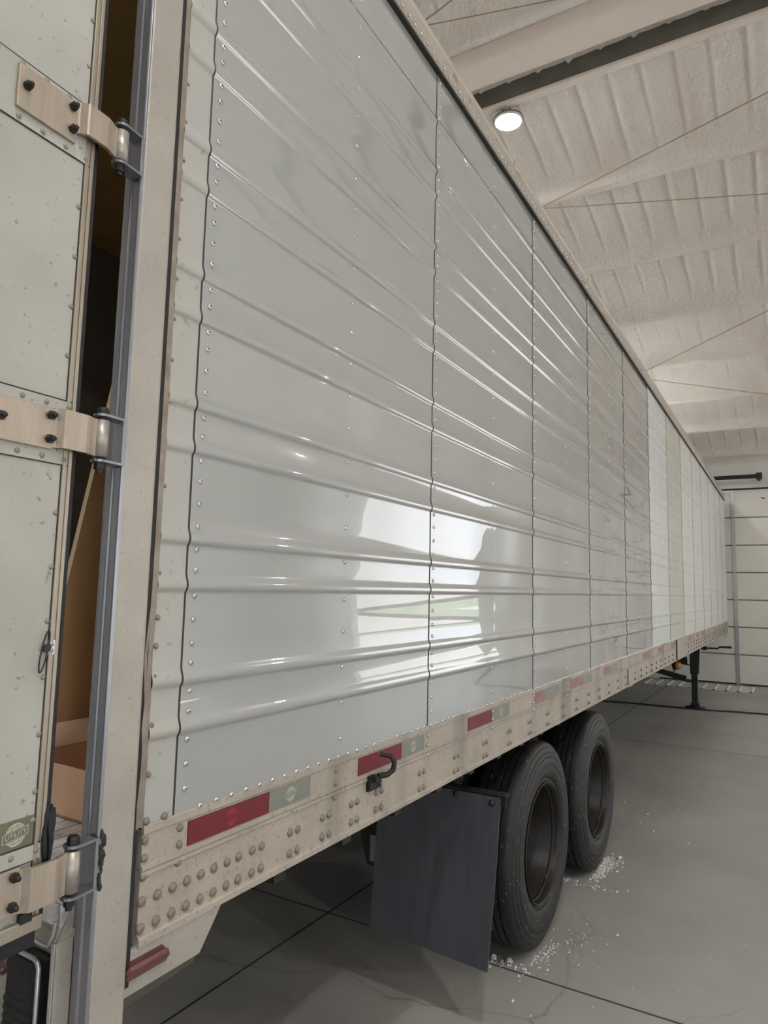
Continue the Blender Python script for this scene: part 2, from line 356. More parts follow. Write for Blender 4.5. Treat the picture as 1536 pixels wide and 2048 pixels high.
# foam ceiling: two slopes, ribs of the roof sheet showing through, foam coved up against every purlin
PURL = [(7.74+1.524*n, True) for n in range(-3, 7) if n != -1]+[(6.216, False)]
PURL += [(3.1-1.524*n+0.4, True) for n in range(1, 7)]
CV = [(-0.62, 0.0), (-0.48, 0.012), (-0.36, 0.034), (-0.27, 0.062), (-0.20, 0.10), (-0.15, 0.145), (-0.115, 0.19), (-0.09, 0.215), (-0.03, 0.215), (0.0, 0.10), (0.03, 0.0)]
def lerp(t, x):
    if x <= t[0][0] or x >= t[-1][0]: return 0.0
    for (a, p), (c, q) in zip(t[:-1], t[1:]):
        if a <= x <= c: return p+(q-p)*(x-a)/(c-a)
def cove(x):
    return max([lerp(CV, x-p) for p, c in PURL if c]+[lerp(CV, x-5.47)])
def ceiling():
    b = MB(); P = 0.3048; ys = []
    n = int((WALL_L-WALL_R)/P)+1
    for k in range(n+1):
        for q in (-0.085, -0.055, -0.032, -0.015, 0.0, 0.012, 0.026, 0.045, 0.075, 0.152): ys.append((WALL_R-0.05+k*P+q, k, q))
    ys = [t for t in ys if WALL_R-0.2 <= t[0] <= WALL_L+0.2]
    xs = [WALL_BACK-0.2+i*0.25 for i in range(int((WALL_FAR-WALL_BACK+0.4)/0.25)+2)]
    for p, c in PURL+[(5.47, True)]:
        if c: xs += [p+d for d, _ in CV]
    xs = sorted(set(round(x, 3) for x in xs if WALL_BACK-0.3 < x < WALL_FAR+0.3))
    vs = []
    for x in xs:
        cv = cove(x); fade = max(0.0, 1-cv/0.11)
        for y, k, q in ys:
            amp = 0.038*(0.8+0.6*noise.noise(Vector((x*0.9, k*3.3, 0))))
            d = q/0.034 if q < 0 else q/0.014
            h = amp*math.exp(-d*d)-0.012*math.cos(math.pi*min(1, abs(q)/0.152))*0.0
            h += 0.016*math.sin(math.pi*((q % P)/P))          # pillowed foam between the ribs
            h += 0.014*noise.noise(Vector((x*1.7, y*2.1, 5)))+0.008*noise.noise(Vector((x*5, y*5, 2)))
            vs.append((x, y, roof_z(x)-h*fade-cv-0.006*noise.noise(Vector((x*2, y*1.6, 11)))))
    m = len(ys)
    b.add(vs, [(i*m+j, i*m+j+1, (i+1)*m+j+1, (i+1)*m+j) for i in range(len(xs)-1) for j in range(m-1)], 0, True)
    top = 0.35                             # outer roof skin so that no daylight passes
    b.add([(WALL_BACK-0.3, WALL_R-0.3, roof_z(WALL_BACK)+top), (3.1, WALL_R-0.3, roof_z(3.1)+top), (WALL_FAR+0.4, WALL_R-0.3, roof_z(WALL_FAR)+top),
           (WALL_BACK-0.3, WALL_L+0.3, roof_z(WALL_BACK)+top), (3.1, WALL_L+0.3, roof_z(3.1)+top), (WALL_FAR+0.4, WALL_L+0.3, roof_z(WALL_FAR)+top)],
          [(0, 1, 4, 3), (1, 2, 5, 4)])
    o = b.build('ceiling', m_foam, fix=False); struct(o); o['label'] = 'sprayed foam ceiling with ribs'
ceiling()
m_darkweb = mat('dark_purlin_web', (0.16, 0.155, 0.13), 0.6, 0.2, var=0.3, vscale=4)  # darker colour for the near web face beside the girder
def beam(pr, xb, zb, name, amp=0.004, dark_faces=0):
    b = MB()
    ys = [WALL_R+0.02+i*0.3 for i in range(int((WALL_L-WALL_R)/0.3)+1)]+[WALL_L]
    vs = [(xb+dx+amp*noise.noise(Vector((y*1.4, dx*9, xb))), y, zb+dz+amp*noise.noise(Vector((y*1.7, dx*9+4, xb)))) for y in ys for dx, dz in pr]
    m = len(pr)
    b.add(vs, [(i*m+j, i*m+j+1, (i+1)*m+j+1, (i+1)*m+j) for i in range(len(ys)-1) for j in range(m-1)], 0, True)
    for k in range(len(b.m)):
        if k % (m-1) < dark_faces: b.m[k] = 1
    o = b.build(name, [m_beamf, m_darkweb], fix=False)
    e = o.modifiers.new('edges', 'EDGE_SPLIT'); e.split_angle = math.radians(55)
    return struct(o)
PP = [(-0.16, 0.16), (-0.13, 0.10), (-0.105, 0.055), (-0.085, 0.022), (-0.07, 0.006), (-0.055, 0.0), (-0.012, 0.0), (-0.004, 0.006), (-0.004, 0.02), (0.014, 0.024), (0.022, 0.03), (0.022, 0.30)]
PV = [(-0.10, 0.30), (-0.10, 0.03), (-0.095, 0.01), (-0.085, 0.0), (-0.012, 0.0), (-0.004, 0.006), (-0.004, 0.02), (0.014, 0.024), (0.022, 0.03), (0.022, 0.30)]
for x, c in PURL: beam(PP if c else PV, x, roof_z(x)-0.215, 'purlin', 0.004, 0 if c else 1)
# frame girder just before the third purlin
beam([(-0.42, 0.19), (-0.395, 0.12), (-0.365, 0.05), (-0.335, 0.015), (-0.30, 0.0), (-0.06, 0.0), (-0.012, 0.0), (0.0, 0.012), (0.0, 0.40)], 5.855, 5.03+H, 'ceiling_beam', 0.006)

# walls
def wall_with_openings(name, x0, x1, ops, top, mt):
    b = MB(); y = WALL_R-0.3
    for a, c in sorted(ops):
        b.box((x0, y, 0), (x1, a, top)); b.box((x0, a, DOOR_TOP), (x1, c, top)); y = c
    b.box((x0, y, 0), (x1, WALL_L+0.3, top))
    return struct(b.build(name, mt))
D1 = (-1.62, 2.66)
wall_with_openings('wall_far', WALL_FAR, WALL_FAR+0.3, [OPEN_FAR, D1], roof_z(WALL_FAR)+0.3, m_wall)
wall_with_openings('wall_back', WALL_BACK-0.3, WALL_BACK, list(OPEN_BACK), roof_z(WALL_BACK)+0.3, m_wall)
b = MB(); b.prism([(WALL_BACK-0.3, WALL_R-0.3, DOOR_TOP), (WALL_FAR+0.3, WALL_R-0.3, DOOR_TOP), (WALL_FAR+0.3, WALL_R-0.3, roof_z(WALL_FAR)+0.3), (3.1, WALL_R-0.3, roof_z(3.1)+0.3), (WALL_BACK-0.3, WALL_R-0.3, roof_z(WALL_BACK)+0.3)], (0, 0.3, 0))
x = WALL_BACK-0.3
for a, c in OPEN_RIGHT: b.box((x, WALL_R-0.3, 0), (a, WALL_R, DOOR_TOP)); x = c
b.box((x, WALL_R-0.3, 0), (WALL_FAR+0.3, WALL_R, DOOR_TOP))
struct(b.build('wall_right', m_wall))
b = MB(); b.prism([(WALL_BACK-0.3, WALL_L, 0), (WALL_FAR+0.3, WALL_L, 0), (WALL_FAR+0.3, WALL_L, roof_z(WALL_FAR)+0.3), (3.1, WALL_L, roof_z(3.1)+0.3), (WALL_BACK-0.3, WALL_L, roof_z(WALL_BACK)+0.3)], (0, 0.3, 0))
struct(b.build('wall_left', m_wall))

# closed overhead door in the far wall
d1 = empty('door_1', (WALL_FAR, 0.5, 0)); struct(d1)
zl = [0.0]+[H+q for q in (-1.145, -0.540, 0.068, 0.680, 1.294, 1.925)]+[DOOR_TOP]
for z0, z1 in zip(zl[:-1], zl[1:]):
    b = MB(); b.box((WALL_FAR+0.01, D1[0], z0+0.014), (WALL_FAR+0.06, D1[1], z1-0.014)); b.box((WALL_FAR+0.035, D1[0], z0-0.02), (WALL_FAR+0.055, D1[1], z0+0.02), 1)
    b.build('door_section', [m_gdoor, m_gline], d1, bevel=0.006)
for yc in (1.02, -0.62):
    b = MB(); b.box((WALL_FAR-0.006, yc-0.038, 0.01), (WALL_FAR+0.012, yc+0.038, DOOR_TOP-0.02))
    for z in zl[1:-1]:
        b.box((WALL_FAR-0.018, yc-0.030, z-0.07), (WALL_FAR-0.006, yc+0.030, z+0.07)); b.lathe([(0.010, -0.035), (0.010, 0.035)], (WALL_FAR-0.02, yc, z), (0, 1, 0), 8)
        for q in (-0.045, 0.045): b.dome((WALL_FAR-0.018, yc, z+q), (-1, 0, 0), 0.008, 0.006, 8)
    for k in range(36): b.dome((WALL_FAR-0.006, yc+(0.02 if k % 2 else -0.02), 0.1+k*0.115), (-1, 0, 0), 0.007, 0.004, 6)
    b.build('door_stile', m_galv, d1)
b = MB(); b.box((WALL_FAR-0.03, D1[0]-0.1, DOOR_TOP-0.012), (WALL_FAR+0.02, D1[1]+0.1, DOOR_TOP+0.02)); b.build('door_header', m_galv, d1)
b = MB(); b.box((WALL_FAR-0.05, D1[0]-0.1, DOOR_TOP+0.02), (WALL_FAR-0.005, D1[1]+0.1, DOOR_TOP+0.055)); b.build('header_seal', m_black, d1)
b = MB(); b.tube([(17.05, 0.50, 2.80+H), (17.05, 2.5, 2.80+H)], 0.045, 12); b.box((17.0, 0.40, 2.73+H), (17.09, 0.52, 2.87+H)); b.box((17.08, 0.44, 2.74+H), (WALL_FAR, 0.50, 2.86+H)); b.build('torsion_spring', m_black, d1)
b = MB(); b.box((WALL_FAR+0.0, D1[0], 0.0), (WALL_FAR+0.05, D1[1], 0.03)); b.build('bottom_seal', m_black, d1)
b = MB(); b.prism([(WALL_FAR+0.004, 0.47, H+2.375), (WALL_FAR+0.004, 0.36, H+2.35), (WALL_FAR+0.004, 0.40, H+2.325)], (0.012, 0, 0)); b.build('latch_tab', m_bolt_dk, d1)
for k, (z0, z1) in enumerate(zip([0.0], [0.10])):
    b = MB(); b.box((WALL_FAR-0.02, WALL_R, 0), (WALL_FAR, OPEN_FAR[0], 0.1)); b.box((WALL_FAR-0.02, OPEN_FAR[1], 0), (WALL_FAR, D1[0]-0.1, 0.1)); struct(b.build('baseboard_far', m_wall))

# the ground outside both ends of the building
b = MB(); b.box((WALL_FAR+0.3, -70, -0.4), (70, 60, -0.03)); struct(b.build('ground_gravel', m_gravel))
b = MB(); b.box((WALL_BACK-60, -70, -0.4), (WALL_BACK-0.3, 60, -0.03)); b.box((WALL_BACK-0.3, -70, -0.4), (WALL_FAR+0.3, WALL_R-0.3, -0.03)); struct(b.build('ground_yard', m_gravel))
b = MB(); b.box((46, -70, -0.03), (70, 60, 0.25)); struct(b.build('ground_grass', m_grass))

# lamps under the roof
def lamp(x, y, label, group=None):
    z = roof_z(x)-0.215-0.075+0.0
    t = tag(empty('ceiling_lamp', (x, y, z)), label, 'lamp', group)
    b = MB(); b.lathe([(0.0001, 0.05), (0.10, 0.05), (0.140, 0.022), (0.150, 0.0), (0.146, -0.012), (0.133, -0.012)], (x, y, z), (0, 0, 1), 40); b.build('housing', m_lampm, t, fix=False)
    b = MB(); b.lathe([(0.134, -0.008), (0.0001, -0.010)], (x, y, z), (0, 0, 1), 40); b.build('lit_lens', m_glow, t)
    b = MB(); b.lathe([(0.1495, 0.012), (0.154, 0.012), (0.154, 0.018), (0.1495, 0.018)], (x, y, z), (0, 0, 1), 40, closed=True); b.build('trim_ring', m_bolt_dk, t)
    b = MB(); b.tube([(x-0.02, y+0.02, z+0.05), (x-0.03, y+0.06, z+0.14), (x-0.06, y+0.13, z+0.17), (x-0.08, y+0.17, z+0.12), (x-0.075, y+0.20, z+0.11)], 0.006, 6)
    b.tube([(x-0.02, y-0.01, z+0.05), (x-0.03, y-0.04, z+0.16), (x-0.06, y-0.08, z+0.17)], 0.005, 6); b.build('loose_wire', m_black, t)
    b = MB(); b.tube([(x, y, z+0.05), (x, y, z+0.36)], 0.02, 8); b.build('hanger', m_lampm, t)
lamp(6.28, 2.335, 'round lit white lamp under the foam ceiling above the trailer roof edge')
GL = 'round ceiling lamps over the open bay'
for x, y in ((-3.3, 1.2), (12.9, 2.335), (-0.3, -7.7), (6.28, -7.7), (13.2, -7.6), (-0.3, -2.7), (-0.3, -0.6)):  # lamps off the main rows are added, unseen, to light the trailer rear
    lamp(x, y, 'unseen round white lamp over the open bay', GL)

# brace rods in the roof plane
def rod(p, q, label):
    p, q = Vector(p), Vector(q); d = q-p
    pts = [p+d*t for t in (-0.12, 0.0, 0.5, 1.0, 1.6, 2.2)]
    pts = [Vector((v.x, v.y, H+4.75-0.16404*(v.x-7.74)-0.012)) for v in pts]
    b = MB(); b.tube(pts, 0.0065, 6)
    struct(tag(b.build('brace_rod', m_rod), label, 'brace rod'))
rod((7.718, 2.456, 0), (6.995, -0.008, 0), 'yellowish brace rod rising steeply to the right, just beyond the lit round lamp')
rod((7.736, 2.436, 0), (8.435, 0.032, 0), 'nearly level brace rod starting where the steep yellowish rod starts, beyond the lamp')
rod((12.31, 2.03, 0), (10.945, 0.10, 0), 'brace rod rising to the right across the far purlins')
rod((12.637, 2.0, 0), (13.802, 0.18, 0), 'brace rod sloping down to the right across the far purlins')
rod((5.01, 2.70, 0), (4.932, 2.36, 0), 'short steep brace rod at the top edge of the picture above the beam')
rod((5.045, 2.69, 0), (5.30, 1.555, 0), 'flatter brace rod at the top edge of the picture above the beam')

# ================================================================== THE TRAILER
YS = 1.168                               # outer face of the side sheets
ORI = Vector((0.95, 2.46, -1.785))
TR = bpy.data.objects.new('semi_trailer', None); COL.objects.link(TR)
TR['ctr'] = ORI
TR.matrix_world = T2W @ Matrix.Translation(ORI)
tag(TR, 'long white semi-trailer with riveted ribbed side panels and an open rear door', 'trailer')
def warp(x, z):                          # the frame hangs slightly lower towards the nose
    return z*(1+0.0078*(x-1.0)) if z < 0 else z
XE = 16.98
def seam(s): return -0.0983+1.22*s
RIBS = [-0.3333, -0.2272, -0.0202, 0.0846, 0.2923, 0.3957, 0.6026, 0.7077, 0.9189, 1.0237, 1.2338, 1.3394, 1.5546, 1.6613, 1.8737]
RP = [(-0.004, 0.0), (0.0, 0.0004), (0.003, 0.0028), (0.007, 0.0054), (0.012, 0.0066), (0.018, 0.0068), (0.024, 0.0056), (0.030, 0.0034), (0.036, 0.0013), (0.042, 0.0)]
ZB, ZT = -0.508, 2.118
zprof = [(ZB, 0.0)]
prev = ZB
for r in RIBS+[None]:
    nxt = (r-0.004) if r is not None else ZT
    k = max(1, int((nxt-prev)/0.05))
    for i in range(1, k): zprof.append((prev+(nxt-prev)*i/k, 0.0))
    if r is None: zprof.append((ZT, 0.0)); break
    for dz, h in RP: zprof.append((r+dz, h))
    prev = r+0.042
def dent(x, z, x0, x1, s, amp):          # thin sheet held by rivet columns: slack between them
    t = (x-x0)/(x1-x0); e = abs(math.sin(2*math.pi*t))
    n = noise.noise(Vector((x*1.3, z*1.6, s*7.7)))*0.9+noise.noise(Vector((x*3.1, z*3.3, s*3.1)))*0.28
    pinch = 0.0
    for c in (0.0, 0.5, 1.0):            # little puckers round the rivets
        pinch += math.exp(-((t-c)*(x1-x0)/0.05)**2)
    return amp*(e*(0.6*n+0.35)+0.22*pinch*noise.noise(Vector((z*9, s, 1))))
def side_panel(s, x0, x1, mt, amp, lift):
    b = MB(); L0 = 0.012
    nx = 24 if s < 6 else (16 if s < 8 else 6)
    xs = [x0-L0+(x1-x0+L0)*i/nx for i in range(nx+1)]
    vs = []
    for x in xs:
        for z, h in zprof:
            vs.append((x, YS-h-lift*(1-min(1, (x-x0+L0)/(x1-x0)))-dent(x, z, x0, x1, s, amp), warp(x, z)))
    m = len(zprof)
    b.add(vs, [(i*m+j, (i+1)*m+j, (i+1)*m+j+1, i*m+j+1) for i in range(nx) for j in range(m-1)], 0, True)
    # the dark lapped edge, following the ribs
    ed = []
    for (z, h) in zprof:
        y = YS-h-lift-dent(xs[0], z, x0, x1, s, amp)
        zz = warp(x0, z)
        ed += [(xs[0], y, zz), (xs[0]-0.0012, y+0.001, zz), (xs[0]-0.0032, YS-h-0.0003, zz), (xs[0]-0.0032, YS-h+0.01, zz)]
    b.add(ed, [(j*4+q, (j+1)*4+q, (j+1)*4+q+1, j*4+q+1) for j in range(m-1) for q in range(3)], 1, False)
    return b.build('side_panel', [mt, m_dark], TR, fix=False)
sp = {0: m_strip, 1: m_new, 2: m_new, 3: m_new, 4: m_new2, 5: m_new2, 6: m_blue, 7: m_yel}
side_panel(0, 1.026+0.012, seam(1)+0.01, m_strip, 0.0005, 0.0)['label'] = 'aged beige side strip behind the corner post'
for s in range(1, 14):
    o = side_panel(s, seam(s), seam(s+1), sp.get(s, m_old), 0.0028 if s < 4 else 0.0011, 0.0028)
    if s == 6: o['label'] = 'cool white older side panel'
    if s == 7: o['label'] = 'yellowed side panel with many rivets'

# rivets of the side sheets: seam columns every 2 in, mid columns every 4 in, edge rows every 2 in
riv = []
def dy(x, z):
    s = max(1, min(13, int((x+0.0983)/1.22))); x0 = seam(s)
    return YS-dent(x, z, x0, seam(s+1), s, 0.0028 if s < 4 else 0.0011)-0.0028*(1-min(1, (x-x0+0.012)/1.22))
def on_rib(z):
    for r in RIBS:
        if r-0.007 < z < r+0.045: return r
    return None
for s in range(1, 15):
    x = seam(s)+0.013 if s < 14 else XE-0.02
    z = 0.010
    zz = []
    k = -9
    while True:
        z = -0.0285+0.0527*k; k += 1
        if z > ZT-0.03: break
        if z < ZB+0.02: continue
        r = on_rib(z)
        if r is not None: z = r-0.010 if z-r < 0.018 else r+0.050
        zz.append(z)
    for z in zz: riv.append((x, z))
for s in range(1, 14):
    x = seam(s)+0.628
    zs = [-0.447, -0.342, -0.238, -0.134, -0.026, 0.179, 0.386, 0.595, 0.803, 1.016, 1.23, 1.438, 1.645, 1.751, 1.86, 1.96, 2.06, 0.075, 0.283, 0.492, 0.70, 0.912, 1.125, 1.335, 1.542]
    if s == 4: zs = [z for z in zs if z < 0.4 or z > 0.9]
    for z in zs: riv.append((x, z-0.012 if on_rib(z) else z))
for i in range(1, int((XE-1.13)/0.0508)):
    x = 1.133+0.0508*i
    riv.append((x, -0.498)); riv.append((x, 2.135))
for s in (2, 3, 4):
    for x in (seam(s)-0.012, seam(s)+0.628):
        for z in (-0.533, -0.566, -0.600): riv.append((x, z))
riv.sort(key=lambda p: p[0]**2*1.2+p[1]**2+(4 if p[1] > 1.6 else 0))
pr = MB(); pr.pop((0, 0, 0), (0, -1, 0), 0.0068, 0.0034)
def riv_y(x, z): return (YS-0.022 if z > 2.12 else YS-0.0045 if z < -0.51 else dy(x, z))-0.0006
rv0 = pr.build('panel_rivet', [m_rivet, m_hole], TR, fix=True)
for i, (x, z) in enumerate(riv[:100]):
    o = rv0 if i == 0 else rv0.copy()
    if i: COL.objects.link(o); o.parent = TR
    o.location = Vector((x, riv_y(x, z)-0.0017, warp(x, z)))-ORI
b = MB()
for x, z in riv[100:]:
    c = (x, riv_y(x, z), warp(x, z))
    if x < 3.2: b.pop(c, (0, -1, 0), 0.0068, 0.0034)
    else: b.dome(c, (0, -1, 0), 0.0075, 0.004, 6)
o = b.build('panel_rivet_rows', [m_rivet, m_hole], TR, fix=False); o['kind'] = 'stuff'

# bottom rail
rail = [(YS+0.03, -0.498), (YS-0.0035, -0.500), (YS-0.0045, -0.503), (YS-0.0045, -0.518), (YS-0.001, -0.521), (YS-0.001, -0.580), (YS-0.0055, -0.583), (YS-0.0055, -0.590), (YS-0.002, -0.593), (YS-0.0055, -0.596), (YS-0.0055, -0.602),
        (YS-0.0005, -0.606), (YS-0.0005, -0.716), (YS-0.006, -0.720), (YS-0.008, -0.724), (YS-0.008, -0.737), (YS-0.002, -0.741), (YS+0.06, -0.741)]
def railseg(x0, x1, nx, name='bottom_rail', mt=m_rail, off=0.0):
    b = MB(); vs = []
    for i in range(nx+1):
        x = x0+(x1-x0)*i/nx
        for y, z in rail: vs.append((x, y-off+0.0012*noise.noise(Vector((x*2.2, z*4, 2))), warp(x, z)))
    m = len(rail)
    b.add(vs, [(i*m+j, (i+1)*m+j, (i+1)*m+j+1, i*m+j+1) for i in range(nx) for j in range(m-1)], 0, False)
    b.add([vs[j] for j in range(m)], [tuple(range(m))]); b.add([vs[nx*m+j] for j in range(m)], [tuple(range(m))])
    return b.build(name, mt, TR)
railseg(1.028, 6.10, 40); railseg(6.12, XE, 60)
b = MB(); b.box((5.99, YS-0.013, warp(6, -0.742)), (6.15, YS-0.004, warp(6, -0.60))); b.build('rail_splice_plate', m_rail, TR, bevel=0.002)['label'] = 'splice plate with rusty bolts on the bottom rail'
b = MB(); b.box((8.86, YS-0.014, warp(9, -0.735)), (9.62, YS-0.003, warp(9, -0.512))); b.build('rail_patch_plate', m_rail, TR, bevel=0.002)
b = MB(); b.box((8.845, YS-0.0155, warp(9, -0.735)), (8.86, YS-0.002, warp(9, -0.505))); b.build('patch_joint', m_dark, TR)

# rail bolts
rb = []
for x in (1.035, 1.076, 1.118, 1.159, 1.201, 1.242, 1.285, 1.325, 1.374, 1.409, 1.524, 1.557, 1.672, 1.706, 1.823, 1.856, 1.968, 2.002):
    rb += [(x, -0.652, 0.0105), (x, -0.704, 0.0105)]
x = 2.27
while x < 6.0:
    rb += [(x, -0.655, 0.010), (x, -0.709, 0.010), (x+0.036, -0.655, 0.010), (x+0.036, -0.709, 0.010)]; x += 0.302
x = 6.3
while x < 8.8:
    rb += [(x, -0.655, 0.011), (x, -0.706, 0.011)]; x += 0.28
x = 9.7
while x < XE-0.1:
    rb += [(x, -0.61, 0.012), (x, -0.652, 0.012), (x, -0.70, 0.012)]; x += 0.30
for xx, z in ((1.035, -0.494), (1.083, -0.496), (1.035, -0.532), (1.130, -0.532), (1.035, -0.567), (1.130, -0.567), (1.035, -0.604), (1.129, -0.604), (1.735, -0.534), (1.734, -0.571), (1.729, -0.610)):
    rb.append((xx, z, 0.0085))
big = rb[:]; big.sort(key=lambda p: p[0])
q = MB(); q.dome((0, 0, 0), (0, -1, 0), 0.0105, 0.0062, 16)
bo = q.build('rail_bolt', m_bolt, TR)
for i, (x, z, r) in enumerate(big[:100]):
    o = bo if i == 0 else bo.copy()
    if i: COL.objects.link(o); o.parent = TR
    o.scale = (r/0.0105,)*3
    o.location = Vector((x, YS-0.0035, warp(x, z)))-ORI
b = MB()
for x, z, r in big[100:]: b.dome((x, YS-0.002, warp(x, z)), (0, -1, 0), r, 0.007, 8)
o = b.build('rail_bolt_rows', m_bolt_dk, TR, fix=False); o['kind'] = 'stuff'
for s in (2, 3, 4):                      # bright rivets that carry on down over the rail
    pass

# emblem: globe with a slanted banner carrying the word
def text_tris(word):
    cu = bpy.data.curves.new('word', 'FONT'); cu.body = word; cu.align_x = 'CENTER'; cu.align_y = 'CENTER'; cu.size = 1.0; cu.shear = 0.25; cu.offset = 0.012; cu.resolution_u = 3
    to = bpy.data.objects.new('word', cu); COL.objects.link(to); bpy.context.view_layer.update()
    me = to.evaluated_get(bpy.context.evaluated_depsgraph_get()).to_mesh()
    vs = [tuple(v.co) for v in me.vertices]; fs = [tuple(p.vertices) for p in me.polygons]
    to.to_mesh_clear(); bpy.data.objects.remove(to); bpy.data.curves.remove(cu)
    return vs, fs
WORD = text_tris('UTILITY')
ww = max(v[0] for v in WORD[0])-min(v[0] for v in WORD[0])
wcy = (max(v[1] for v in WORD[0])+min(v[1] for v in WORD[0]))/2
def emblem(c, ex, ez, R, nrm, mt, parent, slant=0.0):
    """c centre, ex / ez unit axes of the tape, R globe radius; thin print lying on the tape"""
    b = MB(); ex, ez, nrm, c = Vector(ex), Vector(ez), Vector(nrm), Vector(c)
    ca, sa = math.cos(slant), math.sin(slant)
    def P(x, y, d=0.0006): 
        x, y = x*ca-y*sa, x*sa+y*ca
        return c+ex*(x*R)+ez*(y*R)+nrm*d
    def strip(f0, f1, a, bb, n=8):
        vs = []
        for i in range(n+1):
            t = a+(bb-a)*i/n; vs += [P(*f0(t)), P(*f1(t))]
        b.add(vs, [(2*i, 2*i+1, 2*i+3, 2*i+2) for i in range(n)])
    for sg in (1, -1):                  # two globe caps, cut by meridians and a parallel
        for (l0, l1) in ((0.46, 0.66), (0.71, 0.99)):
            for (m0, m1) in ((-1.0, -0.40), (-0.34, 0.34), (0.40, 1.0)):
                f = lambda y: (lambda t: (t*math.sqrt(max(0.0, 1-y*y)), sg*y))
                n = 5
                for k in range(n):
                    ya, yb = l0+(l1-l0)*k/n, l0+(l1-l0)*(k+1)/n
                    strip(f(ya), f(yb), m0, m1, 6)
    for y0, y1 in ((0.33, 0.40), (-0.40, -0.33)):     # banner outline
        b.add([P(-1.15, y0), P(1.15, y0), P(1.15, y1), P(-1.15, y1)], [(0, 1, 2, 3)])
    b.add([P(1.10, -0.40), P(1.17, -0.40), P(1.30, 0.40), P(1.22, 0.40)], [(0, 1, 2, 3)])
    b.add([P(-1.22, -0.40), P(-1.30, -0.40), P(-1.17, 0.40), P(-1.10, 0.40)], [(0, 1, 2, 3)])
    k = 2.10/ww
    b.add([P(v[0]*k, (v[1]-wcy)*k*0.95) for v in WORD[0]], WORD[1])
    return b.build('emblem', mt, parent)
TZ0, TZ1 = -0.577, -0.525
def tape(x0, x1, mt, mark=None, name='reflective_tape'):
    b = MB(); xs = [x0+(x1-x0)*i/4 for i in range(5)]
    for i in range(4):
        a, c = xs[i], xs[i+1]
        b.add([(a, YS-0.0032, warp(a, TZ0)), (c, YS-0.0032, warp(c, TZ0)), (c, YS-0.0032, warp(c, TZ1)), (a, YS-0.0032, warp(a, TZ1)),
               (a, YS+0.002, warp(a, TZ0)), (c, YS+0.002, warp(c, TZ0)), (c, YS+0.002, warp(c, TZ1)), (a, YS+0.002, warp(a, TZ1))], [(0, 1, 2, 3), (0, 4, 5, 1), (3, 2, 6, 7), (0, 3, 7, 4), (1, 5, 6, 2)])
    o = b.build(name, mt, TR)
    if mark:
        xm = (x0+x1)/2; emblem((xm, YS-0.0032, warp(xm, (TZ0+TZ1)/2)), (1, 0, 0), (0, 0, 1), 0.0185, (0, -1, 0), mark, o, 0.12)
    return o
tape(1.153, 1.430, m_red, m_markr)['label'] = 'red reflective tape with faint emblem nearest the rear'
tape(1.430, 1.606, m_silv, m_mark)['label'] = 'grey reflective tape with pale emblem nearest the rear'
tape(1.855, 2.130, m_red)['label'] = 'scuffed red reflective tape behind the rubber hook'
tape(2.130, 2.302, m_silv, m_mark); tape(2.702, 2.970, m_red); tape(2.970, 3.196, m_silv, m_mark); tape(3.575, 3.761, m_redf); tape(3.761, 4.03, m_silv)
tape(4.274, 4.559, m_redf); tape(4.559, 4.80, m_silv); tape(5.148, 5.375, m_redf); tape(5.375, 5.60, m_silv); tape(6.715, 7.058, m_redf); tape(7.56, 7.885, m_redf); tape(8.467, 8.80, m_redf)
for a, c in ((10.06, 10.38), (11.0, 11.32), (11.74, 12.08)): tape(a, c, m_redf)
for a, c in ((12.65, 12.98), (13.63, 14.0), (14.45, 14.8), (15.33, 15.66), (16.2, 16.5)): tape(a, c, m_silv)

# top rail
b = MB(); tp = [(YS+0.02, 2.104), (YS-0.012, 2.106), (YS-0.022, 2.112), (YS-0.022, 2.118), (YS-0.018, 2.120), (YS-0.020, 2.150), (YS-0.018, 2.198), (YS-0.024, 2.205), (YS-0.024, 2.214), (YS-0.010, 2.219), (YS+0.05, 2.221)]
vs = []; nx = 40
for i in range(nx+1):
    x = 0.99+(XE+0.02-0.99)*i/nx
    for y, z in tp: vs.append((x, y, z+0.0016*max(0, x-2)))
m = len(tp)
b.add(vs, [(i*m+j, (i+1)*m+j, (i+1)*m+j+1, i*m+j+1) for i in range(nx) for j in range(m-1)], 0)
b.build('top_rail', m_railtop, TR)
b = MB(); b.box((1.03, YS-0.020, 2.098), (XE, YS, 2.108)); b.build('top_rail_seal', m_dark, TR)

# shell behind the side: far wall, nose, roof, inner liners, floor
YW = 3.765
b = MB(); b.box((0.99, YW-0.04, -0.74), (XE, YW, 2.22)); b.build('left_side_wall', m_old, TR)
b = MB(); b.box((XE, YS+0.005, -0.90), (XE+0.06, YW, 2.22)); b.build('nose_wall', m_old, TR, bevel=0.02)
b = MB(); b.box((0.99, YS+0.02, 2.17), (XE, YW, 2.20)); b.build('roof', m_old, TR)
b = MB(); b.box((1.0, YS+0.055, -0.58), (XE-0.05, YS+0.08, 2.16)); b.build('right_liner', m_liner, TR)
b = MB(); b.box((1.0, 3.60, -0.58), (XE-0.05, 3.62, 2.16)); b.build('left_liner', m_liner, TR)
b = MB(); b.box((1.0, YS+0.08, 2.05), (XE-0.05, 3.60, 2.07)); b.build('liner_roof', m_lroof, TR)
b = MB(); b.box((XE-0.10, YS+0.08, -0.58), (XE-0.05, 3.60, 2.16)); b.build('bulkhead', m_liner, TR)
b = MB(); b.box((0.94, 1.25, -0.64), (XE-0.05, 3.62, -0.60))
k = 0
y = 1.26
while y < 3.58:                          # extruded T-floor bars running forward
    b.box((0.96, y, -0.60), (XE-0.05, y+0.0425, -0.58)); y += 0.046
b.build('cargo_floor', m_alu, TR)
